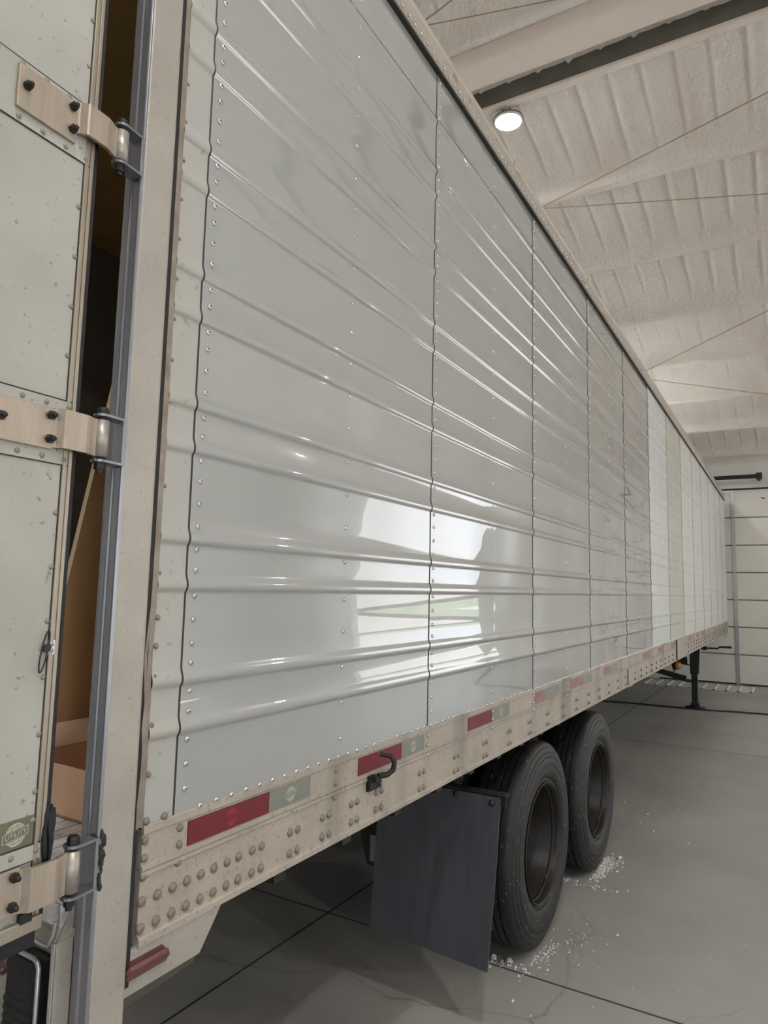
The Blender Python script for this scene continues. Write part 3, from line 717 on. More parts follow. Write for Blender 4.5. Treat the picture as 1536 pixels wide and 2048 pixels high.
b = MB(); b.prism([(0.915, 1.21, -0.592), (1.00, 1.21, -0.592), (1.00, 1.21, -0.69), (0.915, 1.21, -0.69)], (0, 2.4, 0)); b.box((0.880, 1.21, -0.612), (0.915, 3.6, -0.600)); b.box((0.880, 1.21, -0.655), (0.893, 3.6, -0.612)); b.build('rear_sill', m_alu, TR, bevel=0.003)
b = MB(); b.box((0.93, 1.25, 2.06), (1.02, YW-0.08, 2.22)); b.build('rear_header', m_post, TR)
b = MB(); b.box((0.908, YW-0.08, -0.85), (0.992, YW, 2.2)); b.build('left_corner_post', m_post, TR)

# corner post on the near side
PZ0, PZ1 = -0.858, 2.20
b = MB()
pp = [(0.909, 1.152), (0.914, 1.1485), (0.984, 1.1480), (0.990, 1.1500), (0.993, 1.1550), (0.993, 1.205), (0.915, 1.205), (0.909, 1.19)]
b.prism([(x, y, PZ0+(0.012 if x < 0.95 else -0.012)) for x, y in pp], (0, 0, PZ1-PZ0), 0)
b.build('corner_post', m_post, TR, bevel=0.0015)
b = MB()
ep = [(0.9085, 1.1500), (0.9055, 1.1530), (0.9050, 1.1560), (0.9085, 1.1600), (0.9080, 1.1760), (0.9045, 1.1800), (0.9040, 1.1920), (0.9075, 1.2030), (0.9130, 1.2060), (0.9180, 1.2040), (0.9180, 1.1500)]
b.prism([(x, y, PZ0+0.012) for x, y in ep], (0, 0, PZ1-PZ0-0.012), 0)
b.build('post_edge_cap', m_edge, TR, bevel=0.001)['label'] = 'blue-grey steel edge of the corner post'
b = MB(); b.box((0.993, 1.158, -0.80), (1.0065, 1.20, 2.19)); b.build('corner_seal', m_black, TR)
# rust-edged trim strip that bows out near the foot
b = MB(); vs = []
zs = [-0.50+0.05*i for i in range(54)]
for z in zs:
    w = 0.0
    if -0.62 < z < 0.10: w = -0.010*math.exp(-((z+0.16)/0.075)**2)
    if z < -0.25: w += -0.004+0.003*math.sin(z*30)
    vs += [(1.0050+w, 1.166, z), (1.0065+w, 1.1570, z), (1.0120+w, 1.1560, z), (1.0145+w, 1.1605, z), (1.0225+w*0.6, 1.1595, z), (1.028+w*0.4, 1.1650, z), (1.031, 1.172, z)]
b.add(vs, [(i*7+j, i*7+j+1, (i+1)*7+j+1, (i+1)*7+j) for i in range(len(zs)-1) for j in range(6)], 0, False)
b.build('corner_trim', m_trim, TR, fix=False)
tb = MB()
for z in (-0.40, -0.30, -0.20, -0.135, -0.075): tb.dome((1.034, YS-0.001, z), (0, -1, 0), 0.0065, 0.004, 12)
for i in range(24): tb.dome((1.0335, YS-0.0005, 0.02+0.095*i), (0, -1, 0), 0.0045, 0.002, 10)
tb.build('trim_rivet_row', m_bolt, TR)
# skirt plate below the rail with its lamp
b = MB(); b.prism([(0.995, YS-0.003, -0.735), (1.275, YS-0.003, -0.735), (1.206, YS-0.003, -0.822), (0.995, YS-0.003, -0.822)], (0, 0.008, 0))
b.box((0.995, YS+0.001, -0.822), (1.206, YS+0.006, -0.818)); b.build('skirt_plate', m_post, TR, bevel=0.001)
b = MB()
lp = [(0.992, -0.764), (1.000, -0.757), (1.094, -0.757), (1.104, -0.764), (1.106, -0.780), (1.098, -0.790), (1.0, -0.790), (0.992, -0.784)]
n8 = len(lp)
cen = Vector((1.049, 0, -0.7735))
v0 = [(x, YS-0.003, z) for x, z in lp]; v1 = [(cen.x+(x-cen.x)*0.97, YS-0.016, cen.z+(z-cen.z)*0.8) for x, z in lp]; v2 = [(cen.x+(x-cen.x)*0.93, YS-0.020, cen.z+(z-cen.z)*0.35) for x, z in lp]
b.add(v0+v1+v2, [(i, (i+1) % n8, n8+(i+1) % n8, n8+i) for i in range(n8)]+[(n8+i, n8+(i+1) % n8, 2*n8+(i+1) % n8, 2*n8+i) for i in range(n8)]+[tuple(range(2*n8, 3*n8))])
b.build('marker_lamp', m_lens, TR)['label'] = 'dark red marker lamp on the skirt plate'
b = MB(); b.prism([(0.995, YS+0.004, -0.820), (1.2055, YS+0.004, -0.820), (1.2025, YS+0.010, -0.842), (0.995, YS+0.010, -0.852)], (0, 0.006, 0)); b.build('skirt_flange', mat('shaded_olive_steel', (0.115, 0.11, 0.085), 0.55, 0.2, var=0.3, vscale=10), TR)  # darker olive colour stands in for shade on the down-facing flange
# bumper housing at the rear corner
b = MB()
b.box((0.868, 1.203, -0.90), (0.915, 1.208, -0.676)); b.box((0.866, 1.203, -0.90), (0.872, 1.212, -0.676)); b.box((0.905, 1.203, -0.90), (0.915, 1.45, -0.66))
b.prism([(0.880, 1.212, -0.612), (0.880, 1.212, -0.655), (0.876, 1.212, -0.670), (0.868, 1.212, -0.680), (0.868, 1.206, -0.690), (0.915, 1.206, -0.690), (0.915, 1.206, -0.600), (0.885, 1.206, -0.600)], (0, 0.006, 0))
b.build('bumper_housing', m_post, TR, bevel=0.0015)
b = MB(); b.tube([(0.868, 1.208, -0.90), (0.867, 1.208, -0.685)], 0.0025, 8)
b.tube([(0.862, 1.238, -0.91), (0.862, 1.238, -0.725), (0.862, 1.244, -0.716), (0.862, 1.254, -0.712), (0.862, 1.37, -0.712)], 0.0045, 8)
b.tube([(0.873, 1.212, -0.640), (0.868, 1.212, -0.665), (0.868, 1.222, -0.684), (0.872, 1.245, -0.690), (0.88, 1.32, -0.690)], 0.004, 8); b.build('bumper_rim', m_galv, TR)
b = MB()
bp = [(0.905, 1.25)]
vs = []
zz = [-0.880+0.004*i for i in range(40)]
for z in zz:
    k = 0.004*abs(math.sin((z+0.88)*math.pi/0.016)) if z < -0.80 else 0.0015*noise.noise(Vector((z*80, 0, 0)))
    vs += [(0.903, 1.248, z), (0.866-k, 1.248, z), (0.864-k, 1.262, z), (0.864-k, 1.335, z), (0.868-k, 1.345, z), (0.903, 1.345, z)]
b.add(vs, [(i*6+j, i*6+(j+1) % 6, (i+1)*6+(j+1) % 6, (i+1)*6+j) for i in range(len(zz)-1) for j in range(6)]); b.add(vs[:6], [tuple(range(6))]); b.add(vs[-6:], [tuple(range(6))])
b.build('dock_bumper', m_black, TR)['label'] = 'black ribbed rubber dock bumper'
b = MB(); b.lathe([(0.0001, -0.015), (0.028, -0.012), (0.036, 0.0), (0.038, 0.02)], (0.905, 1.43, -0.775), (1, 0, 0), 24); b.build('tail_lamp', m_lens, TR, fix=False)
b = MB(); b.box((0.85, 1.22, -0.93), (0.915, 1.50, -0.895)); b.box((0.80, 1.30, -0.935), (0.85, 1.50, -0.905)); b.build('step_plate', m_galv, TR, bevel=0.003)

# ---- rear door standing open, hinged on the corner post
tA = math.radians(2.3)
DM = Matrix(((-math.cos(tA), math.sin(tA), 0, 0.80), (-math.sin(tA), -math.cos(tA), 0, 1.165), (0, 0, 1, 0), (0, 0, 0, 1)))   # local: s back along the door, n outwards, z
def DB(): return MB(DM)
b = DB(); b.box((0.016, -0.095, -0.588), (1.20, 0.0, 2.06)); RD = b.build('rear_door', m_door, TR)
b = DB()
for s0, s1, n0 in ((-0.002, 0.006, 0.003), (0.006, 0.011, 0.0015), (0.011, 0.018, 0.004)): b.box((s0, -0.095, -0.60), (s1, n0, 2.06))
b.build('edge_trim', m_doortrim, RD, bevel=0.0012)
b = DB(); b.box((-0.016, -0.080, -0.60), (-0.002, -0.006, 2.06)); b.box((-0.013, -0.02, -0.60), (-0.002, -0.003, 2.06)); b.build('edge_gasket', m_black, RD)
b = DB(); b.box((0.018, 0.0, -0.60), (0.0195, 0.0012, 2.06)); b.build('skin_joint', m_dark, RD)
for z0, z1 in ((0.815, 0.932), (0.215, 0.335), (-0.490, -0.464), (1.415, 1.532)):
    b = DB(); b.box((0.004 if z0 < 0 else 0.010, 0, z0), (1.2, 0.0025, z1)); b.box((0.002, 0, z1), (1.2, 0.0018, z1+0.003), 1); b.box((0.002, 0, z0-0.002), (1.2, 0.0018, z0), 1)
    b.build('hinge_band', [m_door, m_dark], RD)
b = DB(); b.box((-0.004, 0, -0.609), (1.2, 0.010, -0.585)); b.box((-0.002, -0.09, -0.609), (1.2, 0.0, -0.589)); b.build('door_bottom_rail', m_doortrim, RD, bevel=0.002)
b = DB(); b.box((0.0, -0.07, -0.640), (1.2, -0.002, -0.609)); b.build('door_bottom_gasket', m_black, RD)
b = DB(); b.box((0.018, 0.003, -0.588), (0.040, 0.012, -0.572)); b.build('latch_plate', m_bolt_dk, RD)
pinS, pinN = -0.0577, 0.0093
pin = DM @ Vector((pinS, pinN, 0))
def hinge(z0, z1, pz0, pz1, bolts, s_end):
    b = DB()
    b.box((0.0455, 0.0026, min(z0, pz0)), (s_end, 0.0090, pz1))
    outer = [(0.047, 0.0088), (0.042, 0.0100), (0.033, 0.0215), (0.029, 0.0235), (-0.014, 0.0236), (-0.024, 0.0205), (-0.032, 0.0165), (-0.038, 0.0145), (-0.044, 0.0140)]
    inner = [(-0.044, 0.0080), (-0.030, 0.0095), (-0.020, 0.0150), (0.027, 0.0165), (0.040, 0.0030), (0.047, 0.0028)]
    b.prism([(s, n, z0) for s, n in outer+inner], (0, 0, z1-z0))
    st = b.build('hinge_strap', m_strap, RD, bevel=0.0012)
    b = DB(); b.lathe([(0.0145, z0), (0.0145, z1), (0.006, z1), (0.006, z0)], (pinS, pinN, 0), (0, 0, 1), 28, closed=True); b.build('hinge_barrel', m_pin, RD)
    for s, z in bolts:
        b = DB(); b.lathe([(0.0001, 0.017), (0.0042, 0.016), (0.0048, 0.0085), (0.0048, 0.0)], (s, 0.009, z), (0, 1, 0), 12)
        b.lathe([(0.0078, 0.009), (0.0085, 0.0075), (0.0085, 0.0)], (s, 0.009, z), (0, 1, 0), 6, sm=False); b.lathe([(0.0078, 0.009), (0.0001, 0.009)], (s, 0.009, z), (0, 1, 0), 6, sm=False)
        b.build('hinge_bolt', m_bolt_dk, RD)
hinge(0.862, 0.926, 0.838, 0.921, ((0.151, 0.884), (0.058, 0.906), (0.056, 0.861)), 0.167)
hinge(0.242, 0.315, 0.238, 0.314, ((0.054, 0.300), (0.054, 0.256), (0.149, 0.278)), 0.26)
hinge(-0.568, -0.495, -0.566, -0.492, ((0.057, -0.504), (0.057, -0.552), (0.15, -0.528)), 0.26)
for zc0, zc1 in ((0.857, 0.934), (0.236, 0.322), (-0.574, -0.489)):     # U brackets welded on the post
    b = MB(); pts = [(0.905, 1.146)]
    for k in range(9):
        a = math.radians(-70-25*k) if False else math.radians(270-22.5*k)
        pts.append((pin.x+0.017*math.cos(a), pin.y+0.017*math.sin(a)))
    pts.append((0.905, 1.178))
    for z in (zc0-0.005, zc1): b.prism([(x, y, z) for x, y in pts], (0, 0, 0.005))
    b.box((0.899, 1.146, zc0-0.005), (0.906, 1.178, zc1+0.005))
    b.build('hinge_bracket', m_edge, TR, bevel=0.001)
    b = MB(); b.lathe([(0.0001, 0.019), (0.0095, 0.019), (0.011, 0.015), (0.011, 0.006), (0.0135, 0.006), (0.0135, 0.004)], (pin.x, pin.y, zc1), (0, 0, 1), 6 if zc0 < 0 else 20, sm=False)
    b.lathe([(0.0001, -0.026), (0.0065, -0.026), (0.0065, -0.018), (0.0105, -0.018), (0.0105, -0.005)], (pin.x, pin.y, zc0), (0, 0, 1), 12, sm=False); b.lathe([(0.0058, zc0-0.006), (0.0058, zc1+0.006)], (pin.x, pin.y, 0), (0, 0, 1), 12)
    b.build('hinge_pin', m_bolt_dk, TR)
# weld bead / rubbed sealant at the lowest bracket
b = MB()
for k in range(12): b.rock((0.913+0.007*random.random(), 1.1495, -0.575+k*0.0085+0.003*random.random()), 0.005+0.003*random.random(), 0, k, 2.2)
b.build('sealant_smear', m_dark, TR)
# door rivets
dr = []
for z in (1.12, 1.02, 0.723, 0.621, 0.522, 0.424, 0.124, 0.024, -0.074, -0.174, -0.274, -0.373, -0.422): dr.append((0.0235 if z > -0.3 else 0.0225, z, 0.0))
for s in (0.016, 0.062, 0.110, 0.158, 0.206):
    if s > 0.02: dr.append((s, 0.926, 0.0025))
    dr.append((s, 0.824, 0.0025)); dr += [(s-0.002, 0.325, 0.0025), (s-0.001, 0.225, 0.0025), (s-0.002, -0.4745, 0.0025)]
b = DB(); b.dome((0, 0, 0), (0, 1, 0), 0.0052, 0.0026, 14)
dv = None
for i, (s, z, n) in enumerate(dr):
    if dv is None:
        dv = b.build('door_rivet', mat('dull_door_rivet', (0.33, 0.32, 0.27), 0.5, 0.2, var=0.3, vscale=90), RD); o = dv
    else:
        o = dv.copy(); COL.objects.link(o); o.parent = RD
    o.location = DM @ Vector((s, n+0.0010, z))-Vector(RD['ctr'])
# tether ring
b = DB(); b.box((0.006, 0.0, -0.135), (0.020, 0.003, -0.109)); 
for z in (-0.116, -0.128): b.pop((0.0125, 0.003, z), (0, 1, 0), 0.0042, 0.0026)
lo = []
for k in range(25):
    a = 2*math.pi*k/24; lo.append((0.030+0.0085*math.cos(a)+0.16*(0.012-(-0.035*math.sin(a)))*0.0+0.006*math.sin(-a), 0.008+0.003*math.cos(a), -0.128+0.037*math.sin(a)))
b.tube(lo, 0.0014, 8, caps=False, mi=1); b.box((0.018, 0.002, -0.128), (0.031, 0.009, -0.116), 1); o = b.build('tether_ring', [m_galv, m_bolt_dk], RD); o['label'] = 'black wire tether ring on a riveted tab'
# olive tape with the emblem
b = DB(); b.box((0.0205, 0.0, -0.4635), (0.60, 0.0012, -0.4125)); tp_ = b.build('reflective_tape', m_oli, RD)
emblem(DM @ Vector((0.0545, 0.0012, -0.4370)), DM.to_3x3() @ Vector((-1, 0, 0)), (0, 0, 1), 0.0195, DM.to_3x3() @ Vector((0, 1, 0)), m_mark, tp_, 0.16)
# torn gasket end hanging at the door foot
b = DB()
for k, (s, n, za, zb, w) in enumerate(((-0.006, 0.0, -0.40, -0.498, 0.004), (-0.012, 0.002, -0.415, -0.505, 0.0035), (-0.018, 0.0, -0.412, -0.475, 0.003), (-0.002, 0.004, -0.425, -0.520, 0.0028), (-0.009, 0.006, -0.42, -0.532, 0.0022), (-0.014, -0.004, -0.405, -0.49, 0.0035))):
    pts = [(s+0.003*math.sin(k*2+t*5), n+0.002*math.cos(k+t*6), za+(zb-za)*t) for t in (0, 0.2, 0.4, 0.6, 0.8, 1.0)]
    b.tube(pts, [w*0.8, w*1.5, w*1.9, w*1.7, w*1.1, w*0.4], 7)
b.build('torn_gasket', m_black, RD)

# ---- rubber hook on the rail
b = MB(); b.tube([(1.960, 1.150, -0.533), (1.975, 1.118, -0.538), (1.984, 1.110, -0.556), (1.980, 1.112, -0.580), (1.962, 1.122, -0.592), (1.935, 1.140, -0.594)], [0.006, 0.0075, 0.0085, 0.009, 0.009, 0.009], 12)
b.box((1.905, 1.150, -0.632), (1.940, 1.166, -0.592)); b.box((1.915, 1.135, -0.610), (1.945, 1.152, -0.592)); b.box((1.905, 1.156, -0.640), (1.985, 1.1665, -0.615))
b.build('holdback_hook', m_black, TR, bevel=0.002)
b = MB()
for x in (1.915, 1.965): b.dome((x, 1.156, -0.626), (0, -1, 0), 0.006, 0.005, 8)
b.build('hook_rivet', m_bolt_dk, TR)

# ---- mud flap
b = MB(); vs = []; nu, nv = 10, 10
for j in range(nv+1):
    for i in range(nu+1):
        u, v = i/nu, j/nv
        y = 1.060+0.050*v+(0.585-0.01*v)*u; z = -0.858-(0.674-0.0*u)*v
        if j == nv: z += -0.012+0.025*u
        x = 2.80+0.012*math.sin(v*2.6)-0.018*v*v*(1-u)
        vs.append((x, y, z))
m = nu+1
b.add(vs+[(x+0.007, y, z) for x, y, z in vs], [(j*m+i, j*m+i+1, (j+1)*m+i+1, (j+1)*m+i) for j in range(nv) for i in range(nu)]+[((nv+1)*m+j*m+i, (nv+1)*m+(j+1)*m+i, (nv+1)*m+(j+1)*m+i+1, (nv+1)*m+j*m+i+1) for j in range(nv) for i in range(nu)], 0, True)
K = (nv+1)*m
for i in range(nu): b.add([vs[i], vs[i+1], tuple(Vector(vs[i+1])+Vector((0.007, 0, 0))), tuple(Vector(vs[i])+Vector((0.007, 0, 0)))], [(0, 1, 2, 3)]); 
for i in range(nu): a, c = vs[nv*m+i], vs[nv*m+i+1]; b.add([a, c, tuple(Vector(c)+Vector((0.007, 0, 0))), tuple(Vector(a)+Vector((0.007, 0, 0)))], [(0, 1, 2, 3)])
for j in range(nv):
    for i in (0, nu): a, c = vs[j*m+i], vs[(j+1)*m+i]; b.add([a, c, tuple(Vector(c)+Vector((0.007, 0, 0))), tuple(Vector(a)+Vector((0.007, 0, 0)))], [(0, 1, 2, 3)])
FLP = b.build('mud_flap', m_flap, TR, fix=False)
for y, z in ((1.098, -0.884), (1.262, -0.872), (1.43, -0.87), (1.59, -0.87)):
    b = MB(); b.lathe([(0.0001, -0.008), (0.006, -0.008), (0.007, -0.002), (0.012, -0.002), (0.013, 0.004)], (2.797, y, z), (1, 0, 0), 16); b.build('flap_bolt', m_bolt_dk, FLP, fix=False)
b = MB(); b.box((2.812, 1.04, -0.895), (2.818, 1.72, -0.845)); b.box((2.80, 1.035, -0.852), (2.85, 1.72, -0.846)); b.build('flap_bracket', m_frame, TR)

# ---- running gear
def tire_mesh(c, sgn, parent):
    # sgn -1: outer face towards the camera
    w = 0.272
    o = [(0.292, 0.040), (0.296, 0.022), (0.310, 0.016), (0.322, 0.018), (0.326, 0.012), (0.345, 0.006), (0.380, 0.000), (0.386, 0.002), (0.392, -0.001), (0.425, 0.001), (0.429, 0.005), (0.434, 0.003), (0.452, 0.008), (0.455, 0.012), (0.461, 0.011),
         (0.480, 0.018), (0.484, 0.023), (0.490, 0.023), (0.500, 0.031), (0.506, 0.038)]
    tread = [(0.509, 0.046), (0.511, 0.058)]
    for g in (0.076, 0.112, 0.148, 0.184): tread += [(0.512, g), (0.500, g+0.0015), (0.500, g+0.0075), (0.512, g+0.009)]
    tread += [(0.511, w-0.058), (0.509, w-0.046)]
    prof = o+tread+[(r, w-d) for r, d in o[::-1]]
    prof.append((0.280, w-0.05)); prof.append((0.280, 0.05))
    b = MB(); b.lathe([(r, d*(-sgn)) for r, d in prof], c, (0, 1, 0), 72, closed=True)
    o_ = b.build('tire', [m_tire, m_black], parent, fix=False)
    e = o_.modifiers.new('edges', 'EDGE_SPLIT'); e.split_angle = math.radians(50)
    b = MB(); rp = [(0.300, 0.020), (0.303, 0.012), (0.299, 0.008), (0.293, 0.012), (0.287, 0.030), (0.284, 0.055), (0.262, 0.085), (0.258, 0.20), (0.250, 0.214), (0.150, 0.224), (0.140, 0.215), (0.135, 0.165), (0.085, 0.155), (0.0001, 0.153)]
    b.lathe([(r, d*(-sgn)) for r, d in rp], c, (0, 1, 0), 64); o2 = b.build('rim', m_rust, parent, fix=False)
    o2.modifiers.new('edges', 'EDGE_SPLIT').split_angle = math.radians(50)
for cx, cy, cz in ((3.72, 1.150, -1.3235), (4.93, 1.146, -1.335)):
    for k, (yy, sg) in enumerate(((cy, -1), (cy+0.595, 1), (YW+1.168-cy, 1), (YW+1.168-cy-0.595, -1))):
        wh = empty('wheel', (cx, yy, cz), TR); tire_mesh((cx, yy, cz), sg, wh)
    b = MB(); b.tube([(cx, cy+0.2, cz), (cx, YW-0.2, cz)], 0.065, 16); b.box((cx-0.09, cy+0.62, cz-0.05), (cx+0.09, cy+0.75, cz+0.30)); b.box((cx-0.09, YW-0.78, cz-0.05), (cx+0.09, YW-0.65, cz+0.30)); b.build('axle', m_frame, TR, bevel=0.005)
b = MB()
for y in (1.90, 3.0): b.box((2.35, y, -1.06), (5.9, y+0.09, -0.80))
for x in (2.5, 3.1, 4.3, 5.6): b.box((x, 1.95, -1.0), (x+0.08, 3.05, -0.86))
b.build('bogie_frame', m_frame, TR, bevel=0.006)
b = MB(); x = 1.2
while x < XE-0.3: b.box((x, 1.22, -0.80), (x+0.05, YW-0.05, -0.66)); x += 0.33
b.build('floor_crossmember', m_frame, TR)
b = MB(); b.box((1.0, YS+0.05, -0.665), (XE, YW-0.04, -0.642)); b.build('underfloor_sheet', m_frame, TR)
# small black spring-brake pot with a sticker hanging by the flap
b = MB(); b.box((2.95, 1.745, -1.10), (2.99, 1.775, -0.80)); b.prism([(2.95, 1.68, -1.135), (2.95, 1.835, -1.125), (2.95, 1.83, -1.20), (2.95, 1.79, -1.32), (2.95, 1.68, -1.33)], (0.08, 0, 0)); b.build('slider_guard', m_frame, TR, bevel=0.004)
b = MB(); b.box((2.944, 1.66, -1.30), (2.949, 1.772, -1.18)); b.build('sticker', m_label, TR)

# ---- landing gear
def LG(y, sgn):
    x = 13.06; n = 'landing_leg'
    b = MB(); b.box((x-0.075, y-0.062, -1.335), (x+0.075, y+0.062, -0.80)); b.prism([(x-0.04, y-0.115, -0.80), (x-0.04, y-0.062, -0.80), (x-0.04, y-0.062, -1.34), (x-0.04, y-0.07, -1.34)], (0.10, 0, 0)); b.box((x-0.055, y-0.047, -1.885), (x+0.055, y+0.047, -1.33)); b.box((x-0.065, y-0.058, -1.36), (x+0.065, y+0.058, -1.33))
    o = b.build(n, m_frame, TR, bevel=0.004)
    b = MB(); b.lathe([(0.0001, 0.0), (0.165, 0.0), (0.165, 0.012), (0.10, 0.022), (0.07, 0.05), (0.07, 0.06), (0.0001, 0.06)], (x, y, -1.921), (math.sin(A), 0, math.cos(A)), 20); b.box((x-0.07, y-0.065, -1.885), (x+0.07, y+0.065, -1.84)); b.build('landing_foot', m_frame, TR, fix=False)
    b = MB(); y2 = y-sgn*0.10
    b.prism([(x-0.03, y-sgn*0.13, -1.40), (x-0.03, y-sgn*0.13, -1.50), (x-0.03, y-sgn*0.70, -1.36), (x-0.03, y-sgn*0.78, -1.27), (x-0.03, y-sgn*0.45, -1.33), (x-0.03, y-sgn*0.22, -1.385)], (0.06, 0, 0)); b.box((x-0.02, y-sgn*0.14 if sgn < 0 else y-0.14, -1.42), (x+0.02, y if sgn > 0 else y+0.14, -1.40)); b.box((x-0.02, min(y, y-sgn*0.14), -1.50), (x+0.02, max(y, y-sgn*0.14), -1.485))
    b.prism([(x-0.03, y-sgn*0.11, -1.10), (x-0.03, y-sgn*0.11, -1.20), (x-0.03, y-sgn*0.17, -1.21), (x-0.03, y-sgn*0.35, -1.17), (x-0.03, y-sgn*0.75, -1.02), (x-0.03, y-sgn*0.75, -0.92), (x-0.03, y-sgn*0.3, -0.96)], (0.06, 0, 0)); b.box((x-0.02, min(y, y-sgn*0.14), -1.215), (x+0.02, max(y, y-sgn*0.14), -1.20))
    b.build('landing_brace', m_frame, TR)
LG(1.437, -1); LG(YW+1.168-1.437, 1)
b = MB(); b.prism([(12.99, 1.325, -0.80), (13.11, 1.325, -0.80), (13.09, 1.355, -1.33), (13.02, 1.355, -1.33)], (0, 0.012, 0)); b.build('leg_side_plate', m_galv, TR)['label'] = 'grey wedge plate on the landing leg'
b = MB(); b.tube([(13.2, 1.42, -0.925), (13.2, 1.075, -0.912), (13.2, 1.045, -0.885), (13.2, 0.86, -0.880)], [0.016, 0.016, 0.016, 0.022], 8); b.lathe([(0.03, -0.03), (0.03, 0.03)], (13.2, 1.30, -0.92), (0, 1, 0), 10); b.box((13.17, 1.255, -0.955), (13.23, 1.275, -0.88)); b.build('crank_handle', m_frame, TR)
b = MB(); b.lathe([(0.0001, -0.07), (0.045, -0.06), (0.062, -0.02), (0.062, 0.0)], (12.3, 1.615, -1.16), (0.3, 1, 0), 20); b.build('amber_lamp', m_amber, TR, fix=False)
b = MB(); b.lathe([(0.075, 0.0), (0.075, 0.05), (0.0001, 0.05)], (12.3, 1.615, -1.16), (0.3, 1, 0), 16); b.box((12.27, 1.65, -1.15), (12.33, 1.75, -0.80)); b.tube([(12.3, 1.66, -1.2), (12.3, 1.66, -1.27)], 0.012, 6); b.build('lamp_bracket', m_frame, TR)

# ================================================================== loose things
# plywood sheet standing inside the trailer
pl = empty('plywood_sheet', (1.8, 1.91, -0.58)); tag(pl, 'brown plywood sheet with a slanted pale edge standing inside the trailer', 'plywood')
b = MB(); pe = [(1.222, -0.58), (2.45, -0.58), (2.45, 0.98), (1.512, 0.98)]
b.prism([(x, 1.900, z+0.0015) for x, z in pe], (0, 0.019, 0)); b.build('board', m_ply, pl)
b = MB(); b.add([(1.2194, 1.8995, -0.5775), (1.2194, 1.9195, -0.5775), (1.509, 1.9195, 0.98), (1.509, 1.8995, 0.98), (1.2234, 1.8995, -0.5775), (1.2234, 1.9195, -0.5775), (1.513, 1.9195, 0.98), (1.513, 1.8995, 0.98)], [(0, 1, 2, 3), (0, 3, 7, 4), (1, 5, 6, 2), (4, 7, 6, 5), (0, 4, 5, 1), (3, 2, 6, 7)])
b.build('raw_edge', m_plyedge, pl); to_world(pl)
# open cardboard box on the trailer floor
cb = empty('cardboard_box', (1.30, 1.58, -0.58)); tag(cb, 'open tan cardboard box on the metal trailer floor behind the hinges', 'box')
cA = Matrix.Translation((1.115, 1.40, -0.5785)) @ Matrix.Rotation(math.radians(0), 4, 'Z')
bw, bd, bh, th = 0.30, 0.36, 0.122, 0.006
b = MB(cA); b.box((0, 0, 0), (th, bd, bh)); b.box((bw-th, 0, 0), (bw, bd, bh)); b.box((0, 0, 0), (bw, th, bh)); b.box((0, bd-th, 0), (bw, bd, bh)); b.box((0, 0, 0), (bw, bd, th)); b.build('carton', m_card, cb)
b = MB(cA); b.prism([(bw-th, 0.0, bh), (bw-th, bd, bh), (bw+0.05, bd, bh+0.09), (bw+0.05, 0, bh+0.09)], (0.005, 0, -0.002)); b.prism([(0.0, bd-th, bh), (bw, bd-th, bh), (bw, bd+0.06, bh+0.05), (0, bd+0.06, bh+0.05)], (0, 0.005, -0.002)); b.build('flap', m_card, cb); to_world(cb)

# hose on the floor
b = MB(); hp = [(12.40, 6.2), (12.55, 4.4), (12.695, 2.944), (12.78, 2.40), (12.80, 1.90), (12.83, 1.62), (12.83, 1.42), (12.86, 1.2), (12.95, 0.92), (13.05, 0.35), (13.0, -0.6), (13.3, -2.0), (13.2, -4.0)]
def cr_(ps, n=8):
    o = []; q = [ps[0]]+ps+[ps[-1]]
    for i in range(1, len(q)-2):
        p0, p1, p2, p3 = [Vector((*v, 0)) if len(v) == 2 else Vector(v) for v in q[i-1:i+3]]
        for k in range(n):
            t = k/n; o.append(0.5*((2*p1)+(p2-p0)*t+(2*p0-5*p1+4*p2-p3)*t*t+(3*p1-p0-3*p2+p3)*t**3))
    o.append(Vector((*ps[-1], 0)) if len(ps[-1]) == 2 else Vector(ps[-1])); return o
b.tube([(v.x, v.y, 0.013) for v in cr_(hp)], 0.013, 8)
tag(b.build('air_hose', m_hose), 'dark hose lying across the floor past the landing leg', 'hose')

# ribbed metal sheet lying on the floor by the far door
b = MB(); ys = [0.68+i*0.0254 for i in range(86)]; pts = []
for y in ys:
    t = ((y-0.70) % 0.229)/0.229
    h = 0.022 if t < 0.10 else (0.022*(1-(t-0.10)/0.10) if t < 0.2 else 0.0)
    pts.append((y, 0.006+h))
vs = [(15.98, y, z) for y, z in pts]+[(16.98, y, z) for y, z in pts]; n = len(pts)
b.add(vs, [(i, i+1, n+i+1, n+i) for i in range(n-1)])
b.add([(x, y, z-0.002) for x, y, z in vs], [(i, n+i, n+i+1, i+1) for i in range(n-1)])
b.add([(x, y, z-0.006) for x, y, z in vs[:n]]+vs[:n], [(i, i+1, n+i+1, n+i) for i in range(n-1)])
tag(b.build('ribbed_metal_sheet', m_sheet, fix=False), 'white ribbed metal roofing sheet lying on the floor before the far door', 'metal sheet')

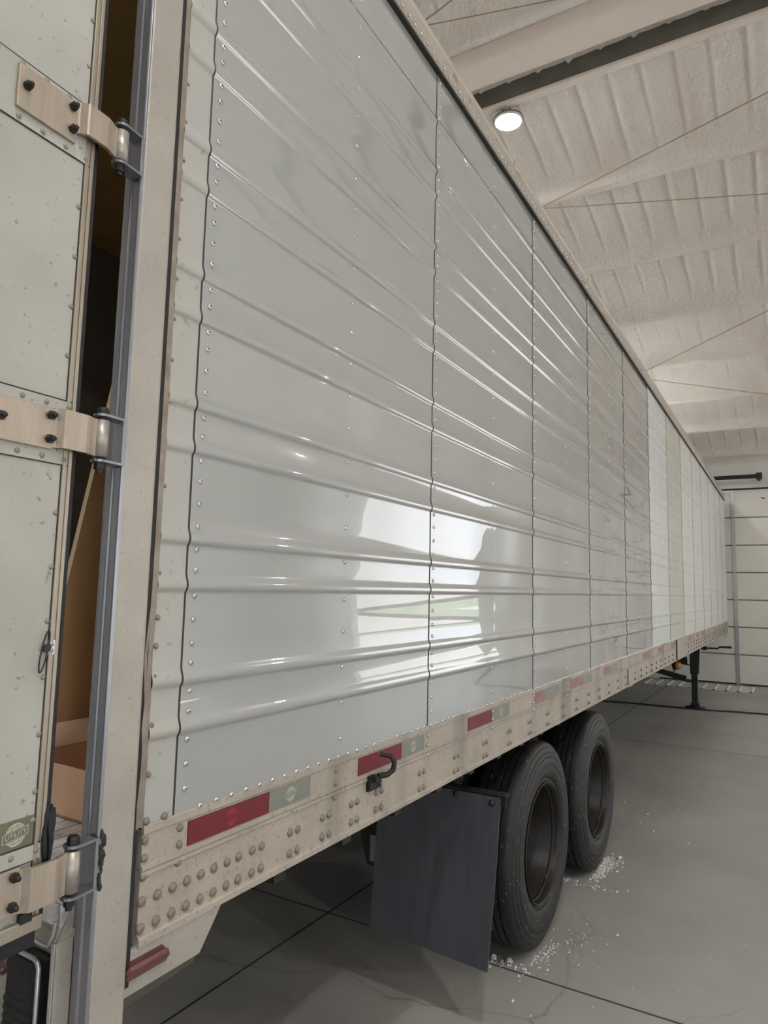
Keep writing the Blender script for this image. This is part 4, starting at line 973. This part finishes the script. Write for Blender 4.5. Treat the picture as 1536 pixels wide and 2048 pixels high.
# crumbs of concrete by the tires
for k, (x, y, r, lb) in enumerate(((3.455, 1.335, 0.024, 'pale chip leftmost under the near tire beside the mud flap'), (3.465, 1.255, 0.025, 'squarish pale chip under the front of the near tire'),
                                   (5.20, 1.08, 0.024, 'pale chip at the outer edge of the far tire'), (4.05, 0.86, 0.013, 'small pale chip alone on the floor right of the near tire'), (5.95, 0.98, 0.014, 'small pale chip alone on the floor right of the far tire'))):
    b = MB(); b.rock((x, y, r*0.45), r, 0, k+1, 0.62); tag(b.build('concrete_chip', m_chip), lb, 'chip')
b = MB(); rnd = random.Random(3)
def scat(cx, cy, sx, sy, n, r0, r1):
    for k in range(n):
        r = r0+(r1-r0)*rnd.random()**3; x = rnd.gauss(cx, sx); y = rnd.gauss(cy, sy)
        if any(abs(x-c) < 0.20 for c in (3.72, 4.93)) and 1.172 < y < 2.1: continue
        h = 4; vs = [(x+r*math.cos(a+k), y+r*math.sin(a+k)*0.8, 0.0005) for a in (0, 1.6, 3.1, 4.7)]+[(x+r*0.2, y, r*0.9)]
        b.add(vs, [(0, 1, 4), (1, 2, 4), (2, 3, 4), (3, 0, 4)])
scat(3.60, 1.135, 0.12, 0.028, 160, 0.003, 0.011); scat(3.45, 1.30, 0.04, 0.09, 60, 0.003, 0.013); scat(3.85, 1.05, 0.12, 0.06, 80, 0.002, 0.008); scat(4.93, 1.145, 0.12, 0.022, 320, 0.004, 0.015); scat(5.10, 1.13, 0.08, 0.05, 160, 0.003, 0.013); scat(4.63, 1.3, 0.03, 0.15, 90, 0.003, 0.013)
scat(4.6, 0.8, 0.8, 0.35, 260, 0.0015, 0.006); scat(3.2, 1.8, 1.0, 0.5, 120, 0.0015, 0.006); scat(8.0, 1.0, 1.6, 0.5, 120, 0.003, 0.012)
o = b.build('crumbs', m_chip, fix=False); o['kind'] = 'stuff'; o['label'] = 'pale concrete crumbs scattered round the tires'; o['category'] = 'crumbs'
for o in bpy.data.objects:
    if 'ctr' in o: del o['ctr']
